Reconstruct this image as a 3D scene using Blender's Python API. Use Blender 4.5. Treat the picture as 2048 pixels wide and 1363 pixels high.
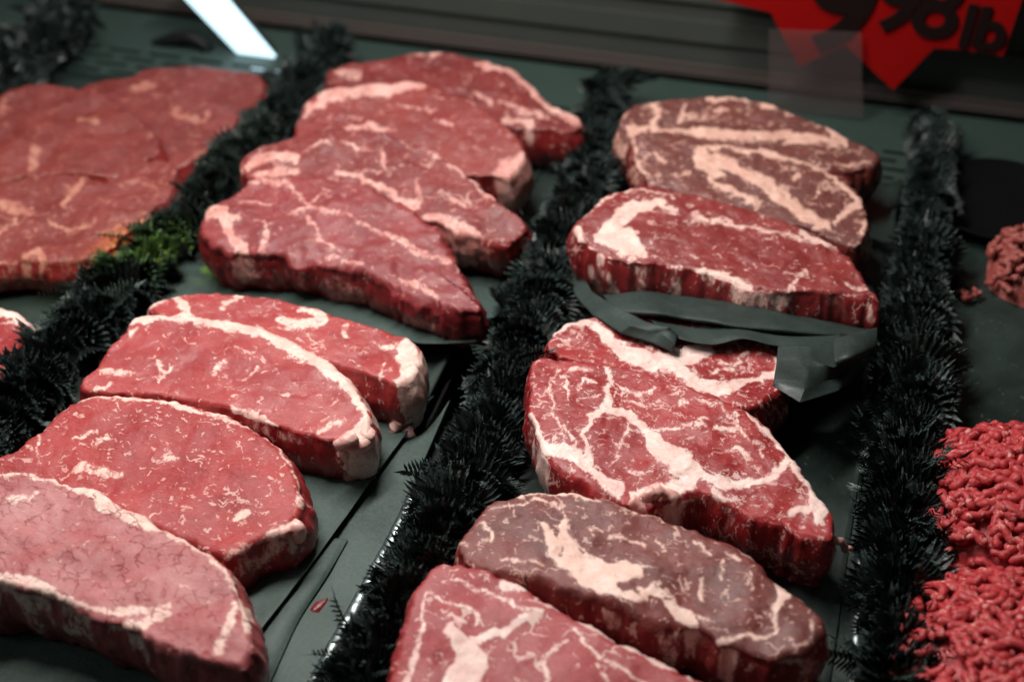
import bpy, bmesh, math, random
import numpy as np
from mathutils import Vector, Matrix

# ------------------------------------------------------------------ camera / world / lights
scene = bpy.context.scene
col = scene.collection
for o in list(bpy.data.objects):
    bpy.data.objects.remove(o)

F, CX, CY = 2844.0, 1024.0, 681.5            # focal length and centre on a 2048 px wide frame
_d = np.array([1076, -2381, F]); _d /= np.linalg.norm(_d)
_x = np.array([12130, 2082, -F]); _x -= _d * (_x @ _d); _x /= np.linalg.norm(_x)
_z = np.cross(_x, _d)
RW = np.array([_x, _d, _z])                   # image frame (right, down, forward) -> world
FWD = RW @ np.array([0, 0, 1.0])
CAM = -FWD * 0.75

cam_data = bpy.data.cameras.new('camera')
cam = bpy.data.objects.new('camera', cam_data)
col.objects.link(cam)
right, up = RW @ np.array([1.0, 0, 0]), RW @ np.array([0, -1.0, 0])
cam.matrix_world = Matrix(((right[0], up[0], -FWD[0], CAM[0]), (right[1], up[1], -FWD[1], CAM[1]),
                           (right[2], up[2], -FWD[2], CAM[2]), (0, 0, 0, 1)))
cam_data.sensor_width = 36
cam_data.lens = 36 * F / 2048
cam_data.clip_start = 0.01
cam_data.clip_end = 50
cam_data.dof.use_dof = True
cam_data.dof.focus_distance = 0.640
cam_data.dof.aperture_fstop = 5.4
scene.camera = cam

world = bpy.data.worlds.new('World')
scene.world = world
world.use_nodes = True
world.node_tree.nodes['Background'].inputs[0].default_value = (0.55, 0.75, 0.72, 1)
world.node_tree.nodes['Background'].inputs[1].default_value = 0.03

def area(name, loc, target, sx, sy, watts, color):
    l = bpy.data.lights.new(name, 'AREA')
    l.shape = 'RECTANGLE'; l.size = sx; l.size_y = sy; l.energy = watts; l.color = color
    o = bpy.data.objects.new(name, l); col.objects.link(o)
    o.location = loc
    o.rotation_euler = (Vector(target) - Vector(loc)).to_track_quat('-Z', 'Y').to_euler()
    return o
area('case_light', (-0.12, -0.01, 0.55), (-0.02, -0.06, 0), 0.38, 0.05, 4.9, (1.0, 0.955, 0.90))
area('side_light', (-0.56, 0.40, 0.64), (-0.30, 0.20, 0), 0.22, 0.60, 3.2, (0.95, 0.98, 1.0))
area('front_fill', (-0.75, -0.70, 1.1), (-0.1, 0, 0), 0.5, 0.4, 1.2, (0.95, 1.0, 0.98))  # unseen soft fill added from the left front to lift dark walls

scene.view_settings.view_transform = 'Standard'
scene.view_settings.look = 'None'
scene.view_settings.exposure = 0
scene.view_settings.gamma = 1
scene.cycles.use_denoising = True
scene.cycles.use_adaptive_sampling = True
scene.cycles.adaptive_threshold = 0.02
scene.cycles.max_bounces = 5
scene.cycles.transparent_max_bounces = 8

# ------------------------------------------------------------------ projection helpers
def ray(px, py):
    return RW @ np.array([(px - CX) / F, (py - CY) / F, 1.0])
def at(px, py, z=0.0):
    r = ray(px, py); return CAM + r * ((z - CAM[2]) / r[2])
def at_y(px, py, Y):
    r = ray(px, py); return CAM + r * ((Y - CAM[1]) / r[1])
def project(P):
    q = (np.asarray(P) - CAM) @ RW
    return q[..., :2] / q[..., 2:3] * F + np.array([CX, CY])

# ------------------------------------------------------------------ numpy noise
def _hash(i, j, k, seed):
    n = (i * 374761393 + j * 668265263 + k * 2147483647 + seed * 1274126177) & 0xffffffff
    n = ((n ^ (n >> 13)) * 1274126177) & 0xffffffff
    n = n ^ (n >> 16)
    return (n & 0xffff) / 65535.0
def vnoise(p, seed=0):
    p = np.asarray(p, dtype=float)
    i = np.floor(p).astype(np.int64); f = p - i; u = f * f * f * (f * (f * 6 - 15) + 10)
    r = 0
    for a in (0, 1):
        for b in (0, 1):
            for c in (0, 1):
                w = (u[..., 0] if a else 1 - u[..., 0]) * (u[..., 1] if b else 1 - u[..., 1]) * (u[..., 2] if c else 1 - u[..., 2])
                r = r + w * _hash(i[..., 0] + a, i[..., 1] + b, i[..., 2] + c, seed)
    return r * 2 - 1
def fnoise(p, seed=0, octv=3):
    r, a = 0, 1.0
    for k in range(octv):
        r = r + a * vnoise(p * (2 ** k) + 17.3 * k, seed + k); a *= 0.5
    return r

# ------------------------------------------------------------------ object helpers
def tag(o, label=None, cat=None, group=None, kind=None):
    if label: o['label'] = label
    if cat: o['category'] = cat
    if group: o['group'] = group
    if kind: o['kind'] = kind
    return o
def empty(name, loc=(0, 0, 0), parent=None):
    o = bpy.data.objects.new(name, None); col.objects.link(o)
    o.empty_display_size = 0.02
    o.location = loc
    return o
def mesh_obj(name, verts, faces, mat, parent=None, smooth=True, loc=None):
    me = bpy.data.meshes.new(name)
    me.from_pydata([tuple(map(float, v)) for v in verts], [], [tuple(int(i) for i in f) for f in faces])
    me.materials.append(mat)
    if smooth:
        me.polygons.foreach_set('use_smooth', [True] * len(me.polygons))
    me.update()
    o = bpy.data.objects.new(name, me); col.objects.link(o)
    if parent: o.parent = parent
    if loc is not None: o.location = loc
    return o
def bm_obj(name, bm, mat, parent=None, smooth=False, loc=None):
    me = bpy.data.meshes.new(name); bm.to_mesh(me); bm.free()
    me.materials.append(mat)
    if smooth: me.polygons.foreach_set('use_smooth', [True] * len(me.polygons))
    o = bpy.data.objects.new(name, me); col.objects.link(o)
    if parent: o.parent = parent
    if loc is not None: o.location = loc
    return o
def add_box(bm, lo, hi, bevel=0.0):
    r = bmesh.ops.create_cube(bm, size=1)
    c = [(a + b) / 2 for a, b in zip(lo, hi)]; s = [b - a for a, b in zip(lo, hi)]
    for v in r['verts']:
        v.co = Vector((v.co.x * s[0] + c[0], v.co.y * s[1] + c[1], v.co.z * s[2] + c[2]))
    if bevel:
        ed = list({e for v in r['verts'] for e in v.link_edges})
        bmesh.ops.bevel(bm, geom=ed, offset=bevel, segments=2, affect='EDGES')

# ------------------------------------------------------------------ node helpers
class NT:
    def __init__(s, name):
        s.mat = bpy.data.materials.new(name); s.mat.use_nodes = True
        s.t = s.mat.node_tree; s.b = s.t.nodes['Principled BSDF']
    def n(s, typ, **kw):
        nd = s.t.nodes.new('ShaderNode' + typ)
        for k, v in kw.items():
            setattr(nd, k, v)
        return nd
    def put(s, sock, v):
        if isinstance(v, bpy.types.NodeSocket): s.t.links.new(v, sock)
        else:
            if sock.type == 'RGBA' and len(v) == 3: v = (*v, 1)
            sock.default_value = v
    def m(s, op, a, b=0.0, c=0.0, clamp=False):
        nd = s.n('Math', operation=op, use_clamp=clamp)
        for i, v in enumerate((a, b, c)): s.put(nd.inputs[i], v)
        return nd.outputs[0]
    def vm(s, op, a, b=(0, 0, 0)):
        nd = s.n('VectorMath', operation=op); s.put(nd.inputs[0], a); s.put(nd.inputs[1], b); return nd.outputs[0]
    def scl(s, a, f):
        nd = s.n('VectorMath', operation='SCALE'); s.put(nd.inputs[0], a); s.put(nd.inputs['Scale'], f); return nd.outputs[0]
    def noise(s, vec, scale, detail=2.0, rough=0.5, dist=0.0, colour=False):
        nd = s.n('TexNoise'); s.put(nd.inputs['Vector'], vec)
        nd.inputs['Scale'].default_value = scale; nd.inputs['Detail'].default_value = detail
        nd.inputs['Roughness'].default_value = rough; nd.inputs['Distortion'].default_value = dist
        return nd.outputs['Color' if colour else 'Fac']
    def vor(s, vec, scale, feature='DISTANCE_TO_EDGE', out='Distance'):
        nd = s.n('TexVoronoi', feature=feature); s.put(nd.inputs['Vector'], vec); nd.inputs['Scale'].default_value = scale
        return nd.outputs[out]
    def step(s, v, lo, hi, a=0.0, b=1.0):
        nd = s.n('MapRange', interpolation_type='SMOOTHSTEP'); s.put(nd.inputs[0], v)
        s.put(nd.inputs[1], lo); s.put(nd.inputs[2], hi); s.put(nd.inputs[3], a); s.put(nd.inputs[4], b)
        return nd.outputs[0]
    def mix(s, f, a, b, mode='MIX'):
        nd = s.n('Mix', data_type='RGBA', blend_type=mode); s.put(nd.inputs[0], f); s.put(nd.inputs[6], a); s.put(nd.inputs[7], b); return nd.outputs[2]
    def coord(s, which='Object'):
        return s.n('TexCoord').outputs[which]
    def bump(s, h, strength, dist):
        nd = s.n('Bump'); s.put(nd.inputs['Height'], h); nd.inputs['Strength'].default_value = strength; nd.inputs['Distance'].default_value = dist
        return nd
    def set(s, **kw):
        for k, v in kw.items(): s.put(s.b.inputs[k.replace('_', ' ')], v)
        return s.mat

def meat_material(name, lean, lean2, fat, fat2, marb=1.0, fine=1.0, grain=0.0, crack=0.0, seed=0, dry=None, rough=0.28, scale=1.0, film=0.0, wet=1.0):
    """cut beef: lean with fibre grain, fat seams from the mesh, procedural marbling through the thickness"""
    t = NT(name)
    p = t.scl(t.coord(), 100.0)
    p = t.vm('ADD', p, (seed * 7.31, seed * 3.77, seed * 1.9))
    mp = t.n('Mapping'); t.put(mp.inputs['Vector'], p); mp.inputs['Rotation'].default_value = (0, 0, grain)
    mp.inputs['Scale'].default_value = (1, 1, 0.5); p = mp.outputs[0]
    wv = t.vm('SUBTRACT', t.noise(p, 1.1, 3, colour=True), (0.5, 0.5, 0.5))
    wv2 = t.vm('SUBTRACT', t.noise(p, 4.0, 2, colour=True), (0.5, 0.5, 0.5))
    pw = t.vm('ADD', t.vm('ADD', p, t.scl(wv, 1.3)), t.scl(wv2, 0.28))
    # fat seams: signed distance stored on the mesh, ragged by noise
    at_ = t.n('Attribute', attribute_name='fat').outputs['Fac']
    rag = t.m('MULTIPLY', t.m('SUBTRACT', t.noise(pw, 3.2, 5, 0.72), 0.5), 21.0)
    fs = t.m('ADD', at_, rag)
    fatm = t.step(fs, -2.2, 2.4)
    # marbling: broken vein network + flecks
    st = t.vm('MULTIPLY', pw, (0.62, 1.25, 1.0))
    vd = t.vor(st, 0.75 * scale)
    gate = t.step(t.noise(p, 0.75 * scale, 2), 0.62 - 0.10 * marb, 0.78 - 0.10 * marb)
    wid = t.m('MULTIPLY', gate, 0.050 * min(marb, 1.1))
    vein = t.step(t.m('SUBTRACT', vd, wid), -0.012, 0.012, 1.0, 0.0)
    vein = t.m('MULTIPLY', vein, t.step(gate, 0.08, 0.25))
    vd2 = t.vor(t.vm('MULTIPLY', pw, (0.9, 2.0, 1.4)), 1.7 * scale)
    gate2 = t.step(t.noise(p, 1.9 * scale, 2), 0.70 - 0.14 * marb, 0.82 - 0.14 * marb)
    vein2 = t.m('MULTIPLY', t.step(t.m('SUBTRACT', vd2, t.m('MULTIPLY', gate2, 0.10 * fine)), -0.02, 0.02, 0.85, 0.0), t.step(gate2, 0.1, 0.3))
    fl = t.step(t.noise(t.vm('MULTIPLY', pw, (1.6, 4.0, 2.0)), 1.25 * scale, 1.5), 0.72 - 0.055 * fine, 0.75 - 0.055 * fine)
    fl2 = t.step(t.noise(t.vm('MULTIPLY', pw, (3.0, 6.0, 3.0)), 2.3 * scale, 1.0), 0.73 - 0.03 * fine, 0.80 - 0.03 * fine, 0.0, 0.5)
    mm = t.m('MAXIMUM', t.m('MAXIMUM', vein, vein2), t.m('MAXIMUM', fl, fl2))
    mm = t.m('MULTIPLY', mm, 0.85)
    # lean colour
    fib = t.noise(t.vm('MULTIPLY', p, (3.2, 11.0, 2.2)), 1.6, 4, 0.65)
    big = t.noise(p, 0.35, 3, 0.6)
    c = t.mix(t.step(big, 0.35, 0.65), lean, lean2)
    if dry:
        dm = t.step(t.noise(p, 0.55, 4, 0.6), 0.42, 0.62)
        c = t.mix(t.m('MULTIPLY', dm, 0.8), c, dry)
    c = t.mix(t.step(fib, 0.46, 0.74, 0.0, 0.55), c, t.mix(0.32, c, (0.60, 0.22, 0.18)))
    c = t.mix(t.step(fib, 0.26, 0.47, 0.75, 0.0), c, t.scl(lean2, 0.7) if False else tuple(v * 0.72 for v in lean2))
    side = t.n('Attribute', attribute_name='side').outputs['Fac']
    deep = t.mix(0.55, lean2, (0.30, 0.012, 0.016))
    c = t.mix(t.m('MULTIPLY', side, 0.7), c, deep)
    # side wall: membranes and smeared fat running down the thickness
    mem = t.step(t.noise(t.vm('MULTIPLY', pw, (1.0, 1.0, 1.0)), 0.9, 4, 0.6), 0.56, 0.72, 0.0, 0.38)
    c = t.mix(t.m('MULTIPLY', mem, side), c, (0.48, 0.24, 0.20))
    fatc = t.mix(t.step(t.noise(pw, 1.0, 5, 0.65), 0.36, 0.64), fat, fat2)
    fatc = t.mix(t.step(t.vor(t.vm('MULTIPLY', pw, (0.7, 1.6, 1)), 0.9), 0.0, 0.04, 0.35, 0.0), fatc, t.mix(0.6, fat2, lean))
    fatc = t.mix(t.step(t.noise(pw, 5.0, 3), 0.55, 0.75, 0.0, 0.22), fatc, lean2)
    halo = t.step(fs, -5.0, 1.0, 0.0, 0.25)
    c = t.mix(halo, c, t.mix(0.5, fatc, lean))
    c = t.mix(mm, c, t.mix(0.30, fatc, lean2))
    c = t.mix(fatm, c, fatc)
    allfat = t.m('MAXIMUM', mm, fatm)
    # relief
    h = t.m('ADD', t.m('MULTIPLY', fib, 0.55), t.m('MULTIPLY', t.noise(p, 5.0, 4, 0.6), 0.9))
    if crack:
        cw = t.vm('ADD', p, t.scl(wv, 0.9))
        cd = t.vor(t.vm('MULTIPLY', t.vm('ADD', cw, t.scl(wv2, 0.25)), (0.8, 1.2, 1)), 1.7)
        cg = t.step(t.noise(p, 1.2, 3), 0.45, 0.55)
        ck = t.m('MULTIPLY', t.step(cd, 0.0, 0.06, 1.0, 0.0), cg)
        h = t.m('SUBTRACT', h, t.m('MULTIPLY', ck, 1.1 * crack))
        c = t.mix(t.m('MULTIPLY', ck, 0.8 * crack), c, (0.26, 0.03, 0.036))
    h = t.m('ADD', h, t.m('MULTIPLY', t.noise(t.vm('MULTIPLY', p, (0.5, 2.6, 1)), 8.0, 3, 0.7), 0.45))
    bp = t.bump(h, 0.50, 0.0010)
    rg = t.m('ADD', rough, t.m('MULTIPLY', t.step(t.noise(p, 2.4, 4, 0.6), 0.3, 0.75), 0.22))
    rg = t.m('ADD', rg, t.m('MULTIPLY', allfat, 0.06))
    t.put(t.b.inputs['Normal'], bp.outputs[0])
    t.set(Base_Color=c, Roughness=rg, Subsurface_Weight=0.10, Subsurface_Radius=(0.005, 0.0016, 0.0012), Subsurface_Scale=1.0)
    t.put(t.b.inputs['Specular IOR Level'], 0.28)
    wetn = t.m('ADD', t.noise(p, 9.0, 3, 0.65), t.m('MULTIPLY', t.noise(p, 3.0, 2), 0.5))
    t.put(t.b.inputs['Coat Weight'], t.step(t.noise(p, 0.9, 3), 0.40, 0.62, 0.18 * wet, 0.60 * wet))
    t.b.inputs['Coat Roughness'].default_value = 0.13
    t.put(t.b.inputs['Coat Normal'], t.bump(wetn, 0.34, 0.0013).outputs[0])
    if film:
        t.put(t.b.inputs['Coat Weight'], t.m('MULTIPLY', t.step(t.noise(p, 0.5, 3), 0.35, 0.6), film))
        t.b.inputs['Coat Roughness'].default_value = 0.42
    return t.mat

FAT, FAT2 = (0.82, 0.60, 0.52), (0.72, 0.44, 0.38)
M = {}
M['strip'] = dict(lean=(0.37, 0.044, 0.044), lean2=(0.29, 0.026, 0.028), fat=FAT, fat2=FAT2)
M['sirloin'] = dict(lean=(0.24, 0.032, 0.031), lean2=(0.175, 0.020, 0.020), fat=(0.70, 0.40, 0.35), fat2=(0.55, 0.22, 0.19))
M['aged'] = dict(lean=(0.165, 0.046, 0.038), lean2=(0.12, 0.032, 0.027), fat=(0.76, 0.46, 0.37), fat2=(0.64, 0.35, 0.28))
M['ribeye'] = dict(lean=(0.33, 0.024, 0.026), lean2=(0.25, 0.015, 0.018), fat=(0.86, 0.65, 0.59), fat2=(0.78, 0.50, 0.45))

def simple(name, colr, rough=0.5, metal=0.0, spec=0.5, nscale=60.0, namt=0.25, bumpd=0.0004, bs=0.3, detail=4):
    t = NT(name); p = t.coord()
    n = t.noise(p, nscale, detail, 0.6)
    c2 = tuple(min(1, v * (1 + namt)) for v in colr); c1 = tuple(v * (1 - namt) for v in colr)
    t.set(Base_Color=t.mix(n, c1, c2), Roughness=t.m('ADD', rough - 0.08, t.m('MULTIPLY', t.noise(p, nscale * 0.4, 3), 0.16)), Metallic=metal)
    t.put(t.b.inputs['Specular IOR Level'], spec)
    t.put(t.b.inputs['Normal'], t.bump(t.noise(p, nscale * 3, 3), bs, bumpd).outputs[0])
    return t.mat

def paper_material(name='black_butcher_paper', k=1.0, crumple=0.0):
    t = NT(name); p = t.coord()
    n = t.noise(p, 26, 5, 0.6); f = t.noise(p, 700, 2, 0.6)
    c = t.mix(t.step(n, 0.3, 0.7), (0.026, 0.043, 0.038), (0.050, 0.077, 0.068))
    c = t.mix(t.step(f, 0.35, 0.75, 0, 0.35), c, (0.085, 0.120, 0.108))
    wet = t.step(t.noise(p, 9, 3), 0.56, 0.66)
    c = t.mix(t.m('MULTIPLY', wet, 0.5), c, (0.018, 0.024, 0.022))
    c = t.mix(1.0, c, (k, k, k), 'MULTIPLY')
    h = t.m('ADD', t.m('MULTIPLY', f, 0.15), t.noise(p, 55, 4, 0.55))
    if crumple:
        cw = t.vm('ADD', p, t.scl(t.vm('SUBTRACT', t.noise(p, 60, 2, colour=True), (0.5, 0.5, 0.5)), 0.008))
        h = t.m('ADD', h, t.m('MULTIPLY', t.vor(cw, 70.0, 'F1'), crumple))
    t.set(Base_Color=c, Roughness=t.step(wet, 0, 1, 0.62, 0.40))
    t.put(t.b.inputs['Specular IOR Level'], 0.35)
    t.put(t.b.inputs['Normal'], t.bump(h, 0.35, 0.0016).outputs[0])
    return t.mat
def tray_material():
    t = NT('dark_tray_liner'); p = t.coord()
    n = t.noise(p, 14, 5, 0.62); sp = t.noise(p, 420, 2)
    c = t.mix(t.step(n, 0.3, 0.7), (0.007, 0.0130, 0.0110), (0.020, 0.034, 0.029))
    c = t.mix(t.step(sp, 0.66, 0.74, 0, 0.5), c, (0.10, 0.13, 0.12))
    c = t.mix(t.step(t.noise(p, 30, 4, 0.7), 0.60, 0.68, 0, 0.8), c, (0.007, 0.009, 0.008))
    h = t.m('ADD', t.m('MULTIPLY', sp, 0.2), t.noise(p, 40, 4))
    t.set(Base_Color=c, Roughness=t.step(n, 0.3, 0.7, 0.36, 0.62))
    t.put(t.b.inputs['Specular IOR Level'], 0.4)
    t.put(t.b.inputs['Normal'], t.bump(h, 0.3, 0.0014).outputs[0])
    return t.mat
MAT_PAPER = paper_material()
MAT_PAPER_SHADED = paper_material('shaded_crumpled_paper', 0.52, 1.6)  # same black paper, its dimmer lighting put into a darker colour
MAT_TRAY = tray_material()
MAT_DECK = simple('dark_deck', (0.012, 0.016, 0.015), 0.5)
MAT_STEEL = simple('brushed_steel', (0.26, 0.31, 0.31), 0.42, 1.0, nscale=120, namt=0.15)
MAT_GRILLE = simple('painted_grille', (0.032, 0.053, 0.046), 0.45, 0.0, nscale=40, namt=0.2)
MAT_VOID = simple('dark_duct', (0.004, 0.005, 0.005), 0.8)
MAT_WALL = simple('grey_case_wall', (0.060, 0.066, 0.057), 0.6, nscale=18, namt=0.2)
MAT_LEDGE = simple('brown_ledge', (0.062, 0.048, 0.043), 0.6, nscale=20, namt=0.2)
MAT_BLACK = simple('black_plastic', (0.005, 0.006, 0.006), 0.6, spec=0.25)
MAT_BOWL = simple('matte_black', (0.0025, 0.003, 0.003), 0.85, spec=0.08)
MAT_RED = simple('red_card', (0.33, 0.002, 0.002), 0.6, spec=0.2, nscale=30, namt=0.1)
MAT_INK = simple('black_ink', (0.010, 0.003, 0.003), 0.7, spec=0.2)
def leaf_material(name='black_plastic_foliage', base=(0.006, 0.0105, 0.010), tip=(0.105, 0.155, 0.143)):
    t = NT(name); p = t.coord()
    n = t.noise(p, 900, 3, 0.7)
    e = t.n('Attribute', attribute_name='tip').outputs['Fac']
    c = t.mix(t.m('MULTIPLY', t.step(e, 0.62, 1.0), t.step(n, 0.44, 0.62)), base, tip)  # glints painted in as paler colour on leaf tips and rims
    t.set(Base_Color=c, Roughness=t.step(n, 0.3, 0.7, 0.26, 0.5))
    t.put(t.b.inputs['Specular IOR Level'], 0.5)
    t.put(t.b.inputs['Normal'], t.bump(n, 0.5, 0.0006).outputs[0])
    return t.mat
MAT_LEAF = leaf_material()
def emit_material(name, colr, strength):
    t = NT(name)
    t.set(Base_Color=colr, Emission_Color=colr, Emission_Strength=strength)
    return t.mat

# ------------------------------------------------------------------ setting: deck, trays, grille, wall
def slab(name, x0, x1, y0, y1, z0, z1, mat, parent=None, bevel=0.0):
    bm = bmesh.new(); add_box(bm, (x0, y0, z0), (x1, y1, z1), bevel)
    return bm_obj(name, bm, mat, parent)
tag(slab('counter_deck', -0.9, 0.7, -0.6, 0.34, -0.06, -0.03, MAT_DECK), kind='structure')

# back wall of the case: ribbed panel, ledge strip
wall = slab('case_back_wall', -0.9, 0.7, 0.312, 0.33, -0.03, 0.5, MAT_WALL); tag(wall, 'dark grey ribbed back wall of the meat case', 'wall')
for k in range(9):
    slab('rib', -0.9, 0.7, 0.3092, 0.3118, 0.020 + 0.028 * k, 0.038 + 0.028 * k, MAT_WALL, wall, 0.0012)
slab('ledge_strip', -0.9, 0.7, 0.302, 0.3116, -0.004, 0.006, MAT_LEDGE, wall, 0.003)

def slotted_plate(name, x0, x1, y0, y1, z, mat, rows, parent=None):
    """flat plate with staggered oblong slots cut through it"""
    pitch, slot, h = 0.032, 0.025, 0.0038
    ys = [y0]
    for yc in rows: ys += [yc - h / 2, yc + h / 2]
    ys.append(y1)
    V, Fc = [], []
    def quad(a, b, c, d):
        i = len(V); V.extend([(a, c, z), (b, c, z), (b, d, z), (a, d, z)]); Fc.append((i, i + 1, i + 2, i + 3))
    for r in range(len(ys) - 1):
        if r % 2 == 0: quad(x0, x1, ys[r], ys[r + 1])
        else:
            off = (r // 2 % 2) * pitch * 0.5
            x = x0 - pitch + off
            while x < x1:
                a, b = x + slot, x + pitch
                if b > x0 and a < x1: quad(max(a, x0), min(b, x1), ys[r], ys[r + 1])
                x += pitch
    o = mesh_obj(name, V, Fc, mat, parent, smooth=False)
    m = o.modifiers.new('thickness', 'SOLIDIFY'); m.thickness = 0.0012
    return o
gr = empty('air_grille', (0, 0.25, -0.005))
tag(gr, 'teal grey slotted air grille along the back of the case', 'grille')
g = slotted_plate('slotted_plate', -0.9, 0.7, 0.205 - 0.25, 0.302 - 0.25, 0.0, MAT_GRILLE, [-0.034, -0.024, -0.014, -0.004], gr)
slab('duct', -0.9, 0.7, 0.206 - 0.25, 0.302 - 0.25, -0.022, -0.012, MAT_VOID, gr)

TR = [(-0.425, -0.235, 'far left tray liner under the blurred red steaks'),
      (-0.205, -0.028, 'dark tray under the two rows of steaks left of the middle divider'),
      (0.020, 0.185, 'dark tray under the marbled ribeyes right of the middle divider'),
      (0.222, 0.42, 'dark tray holding the ground beef on the right')]
for x0, x1, lab in TR:
    r = empty('display_tray', ((x0 + x1) / 2, -0.1, 0)); tag(r, lab, 'tray', 'display trays')
    c = (x0 + x1) / 2; w = (x1 - x0) / 2
    nx, ny = 30, 60
    V = []; Fc = []
    for j in range(ny + 1):
        for i in range(nx + 1):
            u, v = i / nx, j / ny
            x = -w + 2 * w * u; y = -0.35 + (0.305 + 0.35) * v
            e = min(u, 1 - u) * 2 * w
            z = 0.0006 * float(vnoise(np.array([x * 18 + c * 40, y * 18, 0.5]), 4)) - 0.0012
            if e < 0.006: z += 0.004 * (1 - e / 0.006) ** 2
            V.append((x, y, z))
    for j in range(ny):
        for i in range(nx):
            a = j * (nx + 1) + i; Fc.append((a, a + 1, a + nx + 2, a + nx + 1))
    o = mesh_obj('liner', V, Fc, MAT_TRAY, r)
    m = o.modifiers.new('thickness', 'SOLIDIFY'); m.thickness = 0.002; m.offset = -1
    slab('pan', -w - 0.003, w + 0.003, -0.352, 0.304, -0.029, -0.0055, MAT_BLACK, r, 0.003)
# ------------------------------------------------------------------ steaks
def catmull(P, n):
    P = np.asarray(P, float); k = len(P); out = []
    for i in range(k):
        p0, p1, p2, p3 = P[i - 1], P[i], P[(i + 1) % k], P[(i + 2) % k]
        for s in np.linspace(0, 1, 14, endpoint=False):
            out.append(0.5 * (2 * p1 + (p2 - p0) * s + (2 * p0 - 5 * p1 + 4 * p2 - p3) * s * s + (3 * p1 - p0 - 3 * p2 + p3) * s ** 3))
    out = np.array(out); out = np.vstack([out, out[:1]])
    L = np.concatenate([[0], np.cumsum(np.linalg.norm(np.diff(out, axis=0), axis=1))])
    s = np.linspace(0, L[-1], n, endpoint=False)
    return np.stack([np.interp(s, L, out[:, a]) for a in range(2)], 1)

def stroke_sdf(Q, pts):
    """signed distance (positive inside) of pixels Q to a polyline of varying width"""
    best = np.full(len(Q), -1e3)
    pts = [(*p, 8) if len(p) == 2 else p for p in pts]
    if len(pts) == 1: pts = pts * 2
    for (x0, y0, w0), (x1, y1, w1) in zip(pts[:-1], pts[1:]):
        a = np.array([x0, y0]); d = np.array([x1 - x0, y1 - y0], float); l2 = max(d @ d, 1e-6)
        s = np.clip(((Q - a) @ d) / l2, 0, 1)
        dist = np.linalg.norm(Q - a - s[:, None] * d, axis=1)
        best = np.maximum(best, (w0 + (w1 - w0) * s) / 2 - dist)
    return best

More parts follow.
